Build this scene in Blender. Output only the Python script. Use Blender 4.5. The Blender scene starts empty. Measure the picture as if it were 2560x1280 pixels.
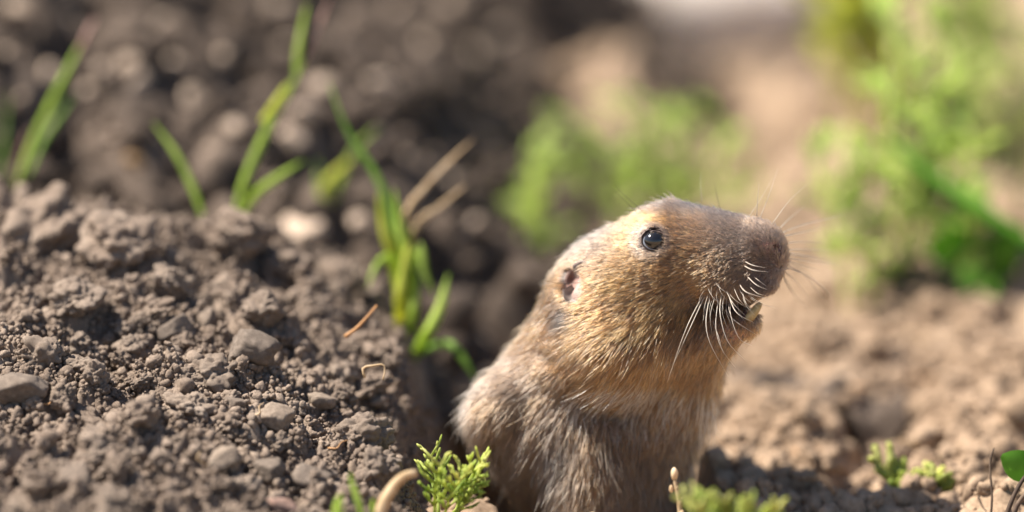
import bpy, bmesh, math, random
import numpy as np
from mathutils import Vector, Matrix, kdtree

# ------------------------------------------------------------------ camera, world, sun, exposure
# one Blender unit is one centimetre (a macro view about 19 cm wide)
sc = bpy.context.scene
sc.unit_settings.system = 'METRIC'
sc.unit_settings.scale_length = 0.01
col = sc.collection
TH = math.radians(15.0)          # camera pitch below the horizon
DIST = 120.0                     # camera to plane of focus
FOCUS = np.array([0.0, 0.0, 5.2])
FWD = np.array([0.0, math.cos(TH), -math.sin(TH)])
UP = np.array([0.0, math.sin(TH), math.cos(TH)])
RT = np.array([1.0, 0.0, 0.0])
PXCM = 2560 / 19.2
CAMPOS = FOCUS - DIST * FWD

cam_d = bpy.data.cameras.new('camera')
cam = bpy.data.objects.new('camera', cam_d)
col.objects.link(cam)
cam.location = Vector(CAMPOS)
cam.rotation_euler = (math.pi / 2 - TH, 0, 0)
cam_d.sensor_width = 36
cam_d.lens = 36 * DIST / 19.2
cam_d.clip_start = 1
cam_d.clip_end = 60000
cam_d.dof.use_dof = True
cam_d.dof.focus_distance = DIST
cam_d.dof.aperture_fstop = 0.001 * cam_d.lens / 5.0     # a 5 cm wide entrance pupil
sc.camera = cam

SUN = np.array([-0.55, 0.07, 0.83]); SUN /= np.linalg.norm(SUN)
SUN_EL = math.asin(SUN[2])
world = bpy.data.worlds.new('World')
sc.world = world
world.use_nodes = True
wn = world.node_tree
sky = wn.nodes.new('ShaderNodeTexSky')
sky.sky_type = 'NISHITA'
sky.sun_disc = False
sky.sun_elevation = SUN_EL
sky.sun_rotation = math.atan2(SUN[0], SUN[1])
wn.links.new(sky.outputs[0], wn.nodes['Background'].inputs[0])
wn.nodes['Background'].inputs[1].default_value = 0.058
sun_d = bpy.data.lights.new('sun', 'SUN')
sun_d.energy = 4.8
sun_d.angle = math.radians(0.53)
sun_d.color = (1.0, 0.93, 0.83)
sun = bpy.data.objects.new('sun', sun_d)
col.objects.link(sun)
sun.rotation_euler = Vector(-SUN).to_track_quat('-Z', 'Y').to_euler()
sun.location = Vector(SUN * 200)
vs = sc.view_settings
vs.view_transform = 'Standard'
vs.look = 'None'
vs.gamma = 1
vs.exposure = 1.48
sc.cycles.max_bounces = 8
sc.cycles.transparent_max_bounces = 8
sc.cycles.use_denoising = True

# ------------------------------------------------------------------ numbers: noise, heights, picking
rng = np.random.default_rng(7)
R = random.Random(11)


def hsh(ix, iy, iz, seed):
    h = (ix.astype(np.int64) * 374761393 + iy.astype(np.int64) * 668265263 + iz.astype(np.int64) * 2147483647 + seed * 974711) & 0xFFFFFFFF
    h = ((h ^ (h >> 13)) * 1274126177) & 0xFFFFFFFF
    h = ((h ^ (h >> 15)) * 2246822519) & 0xFFFFFFFF
    return ((h ^ (h >> 16)) & 0xFFFFFF) / float(0xFFFFFF)


def vnoise(p, seed=0):
    """value noise in -1..1 for points (n,3)"""
    f = np.floor(p); t = p - f; t = t * t * (3 - 2 * t); f = f.astype(np.int64)
    r = 0
    for dx in (0, 1):
        wx = t[:, 0] if dx else 1 - t[:, 0]
        for dy in (0, 1):
            wy = t[:, 1] if dy else 1 - t[:, 1]
            for dz in (0, 1):
                wz = t[:, 2] if dz else 1 - t[:, 2]
                r = r + wx * wy * wz * hsh(f[:, 0] + dx, f[:, 1] + dy, f[:, 2] + dz, seed)
    return r * 2 - 1


def fbm(p, oct=4, seed=0):
    a, s, r = 1.0, 1.0, 0
    for k in range(oct):
        r = r + a * vnoise(p * s + 17.3 * k, seed + k)
        a *= .5; s *= 2.03
    return r


def n2(x, y, s, oct=3, seed=0):
    return fbm(np.stack([x / s, y / s, np.zeros_like(x) + seed * 1.37], 1), oct, seed)


def domes(x, y, s, seed, lo=.3, hi=.72):
    """height of random half-buried balls, one in each cell of size s"""
    cx = np.floor(x / s); cy = np.floor(y / s)
    out = np.zeros_like(x)
    z0 = np.zeros_like(cx)
    for dx in (-1, 0, 1):
        for dy in (-1, 0, 1):
            ax, ay = cx + dx, cy + dy
            px = (ax + hsh(ax, ay, z0, seed)) * s
            py = (ay + hsh(ax, ay, z0, seed + 1)) * s
            rr = (lo + (hi - lo) * hsh(ax, ay, z0, seed + 2)) * s
            q = rr * rr - (x - px) ** 2 - (y - py) ** 2
            out = np.maximum(out, np.sqrt(np.maximum(q, 0)))
    return out


def sstep(a, b, x):
    t = np.clip((x - a) / (b - a), 0, 1)
    return t * t * (3 - 2 * t)


def h_ground(x, y):
    near = sstep(400, 60, np.hypot(x, y))
    z = .35 * n2(x, y, 5.0, 3, 3) * near + .45 * domes(x, y, 1.7, 31) * near + .65 * domes(x, y, .7, 41) * near + .5 * domes(x, y, .3, 45) * near - .38
    # long low ridge on the far side whose right flank drops off
    t = np.clip((38 - y) / 12, -0.4, 1.2)
    cx = 1.1 + 1.9 * t
    s = x - cx
    rid = np.exp(-(s / 2.2) ** 2) * np.where(s < 0, 1, sstep(1.6, 0, s)) * sstep(47, 40, y) * sstep(24, 28, y)
    z = z + 1.7 * rid
    # ground to the right climbs a little
    z = z + .7 * sstep(5, 11, x) * sstep(3, 12, y) * near
    # burrow mouth and the hollow between it and the mound
    r = np.hypot((x - 1.45) / 2.55, (y - 1.7) / 2.2) + .10 * n2(x, y, 1.3, 2, 9)
    z = z - 6.0 * sstep(1.08, .72, r)
    r2 = np.hypot((x + .6) / 2.1, (y - 5.0) / 4.8)
    z = z - 3.4 * sstep(1.1, .35, r2)
    # shallow gully at lower right
    gx = x - (6.6 + .25 * (y - 3))
    z = z - 1.0 * np.exp(-(gx / .7) ** 2) * sstep(1, 3, y) * sstep(12, 7, y)
    return z


MX = np.array([-16, -12, -8, -5, -3.4, -2.7, -2.2, -1.75, -1.3, -.6])
MZ = np.array([4.6, 4.7, 4.55, 3.9, 3.2, 2.6, 1.9, .6, -.8, -3])
MY = np.array([-17, -13, -9, -5.1, 0, 3.5, 5.8, 7.5, 10.5, 13])
MP = np.array([-.3, -.1, .14, .38, .69, .92, 1.02, .92, .40, -.2])


def h_mound(x, y):
    xw = x + .35 * n2(x, y, 2.2, 2, 5)
    e = np.interp(xw, MX, MZ) * np.interp(y, MY, MP)
    e = np.where(np.interp(xw, MX, MZ) < 0, np.interp(xw, MX, MZ), e)
    e = e + .18 * n2(x, y, 2.6, 3, 6)
    wob = .12 * n2(x, y, .5, 2, 8)
    d = .45 * domes(x + wob, y - wob, 1.5, 51) + .62 * domes(x + wob, y + wob, .55, 61) + .9 * domes(x + .6 * wob, y + wob, .26, 71) + 1.15 * domes(x + .3 * wob, y + .3 * wob, .125, 75) + .26 * n2(x, y, .33, 3, 12)
    return e + d - .50


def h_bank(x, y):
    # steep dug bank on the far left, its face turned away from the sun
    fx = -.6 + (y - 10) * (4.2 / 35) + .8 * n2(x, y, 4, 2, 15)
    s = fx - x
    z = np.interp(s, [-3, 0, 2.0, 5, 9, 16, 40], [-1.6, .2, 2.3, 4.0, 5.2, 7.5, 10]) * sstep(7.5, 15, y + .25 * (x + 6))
    z = z + np.where(y > 15, (y - 15) * .05, 0)
    d = .9 * domes(x, y, 2.3, 81) + .9 * domes(x, y, 1.05, 91) + .8 * domes(x, y, .5, 95)
    return z + d - .75 + .3 * n2(x, y, 3, 2, 18)


def P(u, v, d=0.0):
    """photo pixel at a depth d (cm) beyond the plane of focus -> point in the world"""
    k = 1 + d / DIST
    return FOCUS + RT * ((u - 1280) / PXCM * k) + UP * ((640 - v) / PXCM * k) + FWD * d


def h_all(x, y):
    g = h_ground(x, y)
    m = np.where((x < -.6) & (y > -17) & (y < 13), h_mound(x, y), -9)
    b = np.where((y > 6.5) & (y < 60) & (x < 12), h_bank(x, y), -9)
    return np.maximum(np.maximum(g, m), b)


DD = np.concatenate([np.arange(-13, 12, .02), np.arange(12, 70, .06)])


def pick(u, v, hf=None, dmin=-13):
    """where the line of sight through a pixel meets the soil"""
    dd = DD[DD >= dmin]
    k = 1 + dd / DIST
    p = FOCUS + np.outer((u - 1280) / PXCM * k, RT) + np.outer((640 - v) / PXCM * k, UP) + np.outer(dd, FWD)
    z = (hf or h_all)(p[:, 0].copy(), p[:, 1].copy())
    hit = np.nonzero(p[:, 2] <= z)[0]
    i = hit[0] if len(hit) else len(dd) - 1
    return p[i], dd[i]


# ------------------------------------------------------------------ materials
def mat(name):
    m = bpy.data.materials.new(name)
    m.use_nodes = True
    return m, m.node_tree, m.node_tree.nodes['Principled BSDF']


def ramp(nt, fac, stops):
    r = nt.nodes.new('ShaderNodeValToRGB')
    e = r.color_ramp.elements
    e[0].position, e[0].color = stops[0][0], (*stops[0][1], 1)
    e[1].position, e[1].color = stops[-1][0], (*stops[-1][1], 1)
    for p, c in stops[1:-1]:
        q = e.new(p); q.color = (*c, 1)
    nt.links.new(fac, r.inputs[0])
    return r.outputs[0]


def noise(nt, scale, detail=4, rough=.6, coord='Object'):
    t = nt.nodes.new('ShaderNodeTexCoord')
    n = nt.nodes.new('ShaderNodeTexNoise')
    n.inputs['Scale'].default_value = scale
    n.inputs['Detail'].default_value = detail
    n.inputs['Roughness'].default_value = rough
    nt.links.new(t.outputs[coord], n.inputs['Vector'])
    return n


def soil(name, dark, mid, pale, fine=26, bump=.6, coarse=1.1, rand=.0):
    m, nt, b = mat(name)
    n1 = noise(nt, coarse, 5, .62)
    c1 = ramp(nt, n1.outputs['Fac'], [(.30, dark), (.5, mid), (.72, pale)])
    n2_ = noise(nt, fine, 4, .7)
    c2 = ramp(nt, n2_.outputs['Fac'], [(.28, (.62, .60, .58)), (.55, (1, 1, 1)), (.8, (1.18, 1.15, 1.1))])
    mx = nt.nodes.new('ShaderNodeMix'); mx.data_type = 'RGBA'; mx.blend_type = 'MULTIPLY'
    mx.inputs[0].default_value = 1
    nt.links.new(c1, mx.inputs[6]); nt.links.new(c2, mx.inputs[7])
    out = mx.outputs[2]
    if rand:
        oi = nt.nodes.new('ShaderNodeObjectInfo')
        hs = nt.nodes.new('ShaderNodeHueSaturation')
        mr = nt.nodes.new('ShaderNodeMapRange')
        mr.inputs[3].default_value = 1 - rand; mr.inputs[4].default_value = 1 + rand
        nt.links.new(oi.outputs['Random'], mr.inputs[0])
        nt.links.new(mr.outputs[0], hs.inputs['Value'])
        nt.links.new(out, hs.inputs['Color'])
        out = hs.outputs[0]
    nt.links.new(out, b.inputs['Base Color'])
    b.inputs['Roughness'].default_value = .95
    b.inputs['Specular IOR Level'].default_value = .12
    bm_ = nt.nodes.new('ShaderNodeBump')
    bm_.inputs['Strength'].default_value = bump
    bm_.inputs['Distance'].default_value = .03
    n3 = noise(nt, fine * 1.4, 5, .75)
    nt.links.new(n3.outputs['Fac'], bm_.inputs['Height'])
    nt.links.new(bm_.outputs[0], b.inputs['Normal'])
    return m


M = {}
M['mound'] = soil('dry_mound_soil', (.165, .124, .096), (.25, .192, .150), (.335, .264, .208), 26, 1.0, .9)
M['ground'] = soil('dry_ground_soil', (.21, .147, .098), (.31, .222, .152), (.41, .305, .218), 12, .6, .5)
M['bank'] = soil('shade_darkened_bank_soil', (.050, .038, .031), (.088, .067, .053), (.16, .122, .096), 10, .7, .55)  # shade on the bank is put into this darkened soil colour
M['clod'] = soil('clod_soil', (.185, .143, .113), (.25, .196, .155), (.31, .248, .198), 26, .9, 1.3, .12)
M['stone'] = soil('grey_stone', (.14, .112, .092), (.19, .152, .123), (.26, .21, .17), 30, .8, 3.5, .12)
M['pale_stone'] = soil('pale_stone', (.20, .155, .118), (.27, .212, .165), (.36, .29, .23), 30, .8, 3.5, .08)
M['red_stone'] = soil('reddish_stone', (.21, .13, .105), (.26, .17, .135), (.31, .215, .18), 28, .3, 1.4)
M['white_stone'] = soil('whitish_stone', (.58, .49, .42), (.68, .59, .52), (.76, .69, .62), 2.2, .3, .25)
M['pebble'] = soil('dry_pebble', (.36, .28, .215), (.45, .35, .27), (.53, .42, .33), 9, .4, .8, .18)
M['ochre'] = soil('ochre_pebble', (.34, .20, .09), (.42, .26, .12), (.48, .31, .16), 9, .4, .8)


def leafmat(name, a, b_, c, trans=.35, scale=1.2, rough=.5):
    m, nt, b = mat(name)
    n1 = noise(nt, scale, 3, .5)
    cc = ramp(nt, n1.outputs['Fac'], [(.32, a), (.5, b_), (.7, c)])
    oi = nt.nodes.new('ShaderNodeObjectInfo')
    hs = nt.nodes.new('ShaderNodeHueSaturation')
    mr = nt.nodes.new('ShaderNodeMapRange')
    mr.inputs[3].default_value = .8; mr.inputs[4].default_value = 1.2
    nt.links.new(oi.outputs['Random'], mr.inputs[0])
    nt.links.new(mr.outputs[0], hs.inputs['Value'])
    nt.links.new(cc, hs.inputs['Color'])
    nt.links.new(hs.outputs[0], b.inputs['Base Color'])
    b.inputs['Roughness'].default_value = rough
    b.inputs['Specular IOR Level'].default_value = .18
    tr = nt.nodes.new('ShaderNodeBsdfTranslucent')
    hv = nt.nodes.new('ShaderNodeHueSaturation'); hv.inputs['Value'].default_value = 1.9; hv.inputs['Hue'].default_value = .49
    nt.links.new(hs.outputs[0], hv.inputs['Color'])
    nt.links.new(hv.outputs[0], tr.inputs['Color'])
    ms = nt.nodes.new('ShaderNodeMixShader')
    ms.inputs[0].default_value = trans
    nt.links.new(b.outputs[0], ms.inputs[1]); nt.links.new(tr.outputs[0], ms.inputs[2])
    nt.links.new(ms.outputs[0], nt.nodes['Material Output'].inputs['Surface'])
    return m


M['grass'] = leafmat('grass_blade', (.24, .33, .07), (.33, .43, .10), (.45, .53, .16), .55)
M['grass_dark'] = leafmat('grass_blade_deep', (.15, .27, .05), (.21, .34, .07), (.29, .41, .10), .5)
M['grass_yellow'] = leafmat('grass_blade_yellow', (.38, .43, .08), (.48, .51, .11), (.56, .57, .18), .55)
M['grass_tip'] = leafmat('withered_tip', (.30, .17, .15), (.36, .22, .18), (.42, .28, .22), .25)
M['straw'] = leafmat('straw', (.42, .29, .16), (.54, .40, .24), (.66, .54, .38), .2, 3)
M['twig'] = leafmat('rusty_twig', (.30, .15, .06), (.40, .21, .09), (.50, .29, .14), .1, 3)
M['feather'] = leafmat('feathery_leaf', (.34, .43, .13), (.44, .52, .18), (.54, .60, .26), .5)
M['feather_pale'] = leafmat('feathery_leaf_pale', (.40, .45, .19), (.49, .53, .25), (.58, .60, .34), .5)
M['feather_fg'] = leafmat('feathery_leaf_fresh', (.24, .33, .07), (.40, .46, .12), (.62, .58, .26), .42, 2.5)
M['leaf'] = leafmat('broad_leaf', (.08, .21, .02), (.11, .26, .03), (.15, .31, .045), .4)
M['bark'] = leafmat('dead_stalk', (.045, .03, .022), (.08, .055, .04), (.14, .10, .07), .05, 3, .8)


# ------------------------------------------------------------------ object helpers
def link(o, parent=None):
    col.objects.link(o)
    if parent is not None:
        o.parent = parent
    return o


def tag(o, label=None, cat=None, group=None, kind=None):
    if label: o['label'] = label
    if cat: o['category'] = cat
    if group: o['group'] = group
    if kind: o['kind'] = kind
    return o


def mesh_np(name, V, F, smooth=True):
    """F: (n,3) or (n,4) array"""
    me = bpy.data.meshes.new(name)
    V = np.asarray(V, dtype=np.float32); F = np.asarray(F, dtype=np.int32)
    k = F.shape[1]
    me.vertices.add(len(V)); me.vertices.foreach_set('co', V.ravel())
    me.loops.add(F.size); me.loops.foreach_set('vertex_index', F.ravel())
    me.polygons.add(len(F)); me.polygons.foreach_set('loop_start', np.arange(0, F.size, k, dtype=np.int32))
    me.update(calc_edges=True)
    me.polygons.foreach_set('use_smooth', np.full(len(F), smooth))
    me.update()
    return me


def obj(name, me, m=None, parent=None):
    o = bpy.data.objects.new(name, me)
    if m is not None and len(me.materials) == 0:
        me.materials.append(m)
    return link(o, parent)


def empty(name, loc=(0, 0, 0)):
    o = bpy.data.objects.new(name, None)
    o.empty_display_size = .3
    o.location = Vector([float(c) for c in loc])
    return link(o)


def grid(name, xs, ys, hf, m, keep=None):
    X, Y = np.meshgrid(xs, ys)
    Z = hf(X.ravel(), Y.ravel())
    V = np.stack([X.ravel(), Y.ravel(), Z], 1)
    nx, ny = len(xs), len(ys)
    i = (np.arange(ny - 1)[:, None] * nx + np.arange(nx - 1)[None, :]).ravel()
    F = np.stack([i, i + 1, i + nx + 1, i + nx], 1)
    if keep is not None:
        kp = keep(V[:, 0], V[:, 1], V[:, 2])
        F = F[kp[F].any(1)]
        used = np.unique(F)
        mp = np.full(len(V), -1); mp[used] = np.arange(len(used))
        V = V[used]; F = mp[F]
    return obj(name, mesh_np(name, V, F), m)


def ico(sub):
    bm = bmesh.new()
    bmesh.ops.create_icosphere(bm, subdivisions=sub, radius=1)
    V = np.array([v.co for v in bm.verts]); F = np.array([[v.index for v in f.verts] for f in bm.faces])
    bm.free()
    return V, F


ICO = {k: ico(k) for k in (1, 2, 3, 4, 5)}


def tube(pts, radii, sides=6, cap=True):
    """tapered tube along a polyline -> V, quads"""
    pts = np.asarray(pts, float); n = len(pts)
    radii = np.broadcast_to(np.asarray(radii, float), (n,))
    T = np.gradient(pts, axis=0)
    T /= np.linalg.norm(T, axis=1)[:, None] + 1e-9
    a = np.array([0, 0, 1.0]) if abs(T[0, 2]) < .8 else np.array([1.0, 0, 0])
    V = []
    for i in range(n):
        a = a - T[i] * a.dot(T[i]); a /= np.linalg.norm(a) + 1e-9
        b = np.cross(T[i], a)
        for k in range(sides):
            t = 2 * math.pi * k / sides
            V.append(pts[i] + radii[i] * (math.cos(t) * a + math.sin(t) * b))
    F = []
    for i in range(n - 1):
        for k in range(sides):
            k2 = (k + 1) % sides
            F.append((i * sides + k, i * sides + k2, (i + 1) * sides + k2, (i + 1) * sides + k))
    if cap and sides == 6:
        F.append((0, 3, 2, 1)); F.append((0, 5, 4, 3))
        o = (n - 1) * sides
        F.append((o, o + 1, o + 2, o + 3)); F.append((o, o + 3, o + 4, o + 5))
    if cap and sides == 4:
        F.append((3, 2, 1, 0)); o = (n - 1) * sides; F.append((o, o + 1, o + 2, o + 3))
    return np.array(V), np.array(F)


def spline(pts, n):
    """Catmull-Rom through the points"""
    p = np.asarray(pts, float)
    p = np.vstack([2 * p[0] - p[1], p, 2 * p[-1] - p[-2]])
    out = []
    m = len(p) - 3
    for t in np.linspace(0, m - 1e-6, n):
        i = int(t); f = t - i
        a, b, c, d = p[i:i + 4]
        out.append(.5 * (2 * b + (c - a) * f + (2 * a - 5 * b + 4 * c - d) * f * f + (3 * b - a - 3 * c + d) * f ** 3))
    return np.array(out)


def joinVF(parts):
    Vs, Fs, o = [], [], 0
    for V, F in parts:
        Vs.append(V); Fs.append(F + o); o += len(V)
    return np.vstack(Vs), np.vstack(Fs)


# ------------------------------------------------------------------ the setting: ground, bank, mound
def axis(lo, hi, step, far):
    a = np.arange(lo, hi + 1e-6, step)
    g = step * np.cumprod(np.full(60, 1.16))
    up = hi + np.cumsum(g); dn = lo - np.cumsum(g)
    up = up[up < far]; dn = dn[dn > -far]
    return np.concatenate([dn[::-1], a, up])


ys_ = np.concatenate([axis(-8, -1, .3, 4000)[:-1][axis(-8, -1, .3, 4000)[:-1] < -1.01], np.arange(-1, 12, .085), axis(12, 55, .16, 5200)[axis(12, 55, .16, 5200) >= 12]])
ground = grid('ground', axis(-4, 14, .10, 5000), ys_, h_ground, M['ground'])
tag(ground, kind='structure')


def above_ground(x, y, z):
    return z > h_ground(x, y) - .6


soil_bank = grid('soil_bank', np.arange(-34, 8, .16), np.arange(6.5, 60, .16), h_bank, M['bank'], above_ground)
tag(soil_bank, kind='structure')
soil_mound = grid('soil_mound', np.concatenate([np.arange(-16, -10.5, .15), np.arange(-10.5, -.6, .032)]),
                  np.concatenate([np.arange(-17, -8, .15), np.arange(-8, 7, .036), np.arange(7, 13.5, .08)]), h_mound, M['mound'], above_ground)
tag(soil_mound, kind='structure')


# ------------------------------------------------------------------ loose crumbs (nobody could count them)
def scatter_crumbs(name, pos, rad, m, sub=2, squash=.8):
    V0, F0 = ICO[sub]
    n = len(pos)
    out = np.empty((n, len(V0), 3), np.float32)
    var = []
    for k in range(12):
        nn = fbm(V0 * 1.3 + k * 9.1, 3, 300 + k)
        ff = np.abs(vnoise(V0 * 2.6 + k * 4.7, 340 + k))
        var.append(V0 * (1 + .42 * nn - .30 * ff)[:, None] * rng.uniform(.75, 1.2, 3))
    kk = rng.integers(0, 12, n)
    q = rng.normal(size=(n, 4)); q /= np.linalg.norm(q, axis=1)[:, None]
    w, x, y, z = q.T
    RM = np.stack([1 - 2 * (y * y + z * z), 2 * (x * y - z * w), 2 * (x * z + y * w),
                   2 * (x * y + z * w), 1 - 2 * (x * x + z * z), 2 * (y * z - x * w),
                   2 * (x * z - y * w), 2 * (y * z + x * w), 1 - 2 * (x * x + y * y)], 1).reshape(n, 3, 3)
    for k in range(12):
        s = kk == k
        out[s] = np.einsum('nij,vj->nvi', RM[s], var[k]) * rad[s][:, None, None] + pos[s][:, None, :]
    F = (F0[None] + (np.arange(n) * len(V0))[:, None, None]).reshape(-1, 3)
    o = obj(name, mesh_np(name, out.reshape(-1, 3), F), m)
    return o


def crumbs_on(hf, x, y, r, lift=.25):
    z = hf(x, y)
    return np.stack([x, y, z + r * lift], 1)



def mound_crumbs(n, med, sig, lo, hi, sub, seed, spread):
    y_ = np.clip(rng.beta(1.7, 2.3, n), 0, 1) * 15.5 - 7.0
    x_ = rng.uniform(-10.2, -1.3, n)
    k_ = rng.random(n) < np.clip(.5 + spread * n2(x_, y_, .7, 2, seed), .04, 1)
    x_, y_ = x_[k_], y_[k_]
    r_ = np.exp(rng.normal(math.log(med), sig, len(x_))).clip(lo, hi)
    p_ = crumbs_on(h_mound, x_, y_, r_, .35)
    p_[:, 2] += np.abs(rng.normal(0, .06, len(x_))) * (rng.random(len(x_)) < .45)
    return scatter_crumbs('soil_crumbs', p_, r_, M['mound'], sub)


tag(mound_crumbs(70000, .034, .36, .014, .075, 1, 101, .8), 'fine brown soil grains covering the mound', 'soil crumbs', kind='stuff')
tag(mound_crumbs(11000, .062, .38, .035, .17, 2, 131, .9), 'coarser brown soil crumbs strewn over the mound', 'soil crumbs', kind='stuff')

n = 9000
cx = rng.uniform(-3, 13, n); cy = np.abs(rng.normal(0, 1, n)) * 14 + 0.0
cr = np.exp(rng.normal(math.log(.085), .55, n)).clip(.03, .34)
pos = crumbs_on(h_ground, cx, cy, cr, .25)
tag(scatter_crumbs('soil_crumbs', pos, cr, M['ground'], 2), 'loose tan soil crumbs spread over the open ground', 'soil crumbs', kind='stuff')

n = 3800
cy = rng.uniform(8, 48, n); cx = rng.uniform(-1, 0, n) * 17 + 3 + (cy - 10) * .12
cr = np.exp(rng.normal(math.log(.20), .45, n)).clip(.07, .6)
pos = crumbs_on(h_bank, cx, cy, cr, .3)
tag(scatter_crumbs('soil_crumbs', pos, cr, M['bank'], 2), 'soil crumbs, shade painted into their dark colour, covering the steep bank', 'soil crumbs', kind='stuff')


# ------------------------------------------------------------------ stones and clods
def clod_mesh(k, sub=5, gran=150, lump=.28):
    """a crumbly aggregate: a lumpy ball studded with granules"""
    r_ = np.random.default_rng(900 + k)
    V, F = ICO[sub]
    base = 1 + lump * fbm(V * 1.2 + k * 5.3, 3, 400 + k)
    for cnt, ang in ((int(gran * .22), .34), (gran, .19), (int(gran * 2.6), .10)):
        g = r_.normal(size=(cnt, 3)); g /= np.linalg.norm(g, axis=1)[:, None]
        a = ang * r_.uniform(.6, 1.25, cnt)
        dt = np.clip(V @ g.T, -1, 1)
        q = a[None] ** 2 - 2 * (1 - dt)
        base = base + 1.05 * np.sqrt(np.maximum(q, 0)).max(1)
    V2 = V * base[:, None] / base.mean() * np.array([1, .95, .85])
    return mesh_np('clod', V2, F)


def stone_mesh(k, cuts=11, sub=4, rough=.06, stretch=(1, .8, .72), nm='stone'):
    """a worn stone: a ball cut by soft planes"""
    r_ = np.random.default_rng(1300 + k)
    V, F = ICO[sub]
    rr = np.full(len(V), 1.25)
    for c in range(cuts):
        g = r_.normal(size=3); g /= np.linalg.norm(g)
        dd = r_.uniform(.62, .95)
        q = V @ g
        lim = np.where(q > .05, dd / np.maximum(q, .05), 9)
        hh = np.clip(.5 + .5 * (lim - rr) / .09, 0, 1)
        rr = lim * (1 - hh) + rr * hh - .09 * hh * (1 - hh)
    rr = rr * (1 + rough * fbm(V * 4 + k, 4, 500 + k))
    return mesh_np(nm, V * rr[:, None] * np.array(stretch), F)


CLOD = [clod_mesh(k) for k in range(9)]
LOWCLOD = [clod_mesh(20 + k, 4, 60) for k in range(6)]
STONE = [stone_mesh(k) for k in range(7)]
SLAB = [stone_mesh(20 + k, 12, 4, .06, (1.15, .8, .5), 'slab') for k in range(4)]
PEB = [stone_mesh(40 + k, 9, 4, .09, (1, .85, .75)) for k in range(5)]


def place(name, me, m, u, v, size, label, cat, group=None, sink=.25, rot=None, sx=(1, 1, 1), hf=None, dmin=-13, at=None):
    """size: width in photo pixels; sits where the sight line meets the soil"""
    p, d = pick(u, v + size * .30, hf, dmin) if at is None else at
    r = .5 * size / PXCM * (1 + d / DIST)
    key = (me.name, m.name)
    if key not in SHARED:
        mm = me.copy(); mm.materials.clear(); mm.materials.append(m); SHARED[key] = mm
    o = bpy.data.objects.new(name, SHARED[key]); link(o)
    o.scale = (r * sx[0], r * sx[1], r * sx[2])
    z = float(p[2]) + r * sx[2] * (.3 if 'slab' in me.name else .9 - 1.6 * sink)
    o.location = (float(p[0]), float(p[1]), z)
    o.rotation_euler = rot if rot else (R.uniform(-.5, .5), R.uniform(-.5, .5), R.uniform(0, 6.28))
    return tag(o, label, cat, group)


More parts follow.
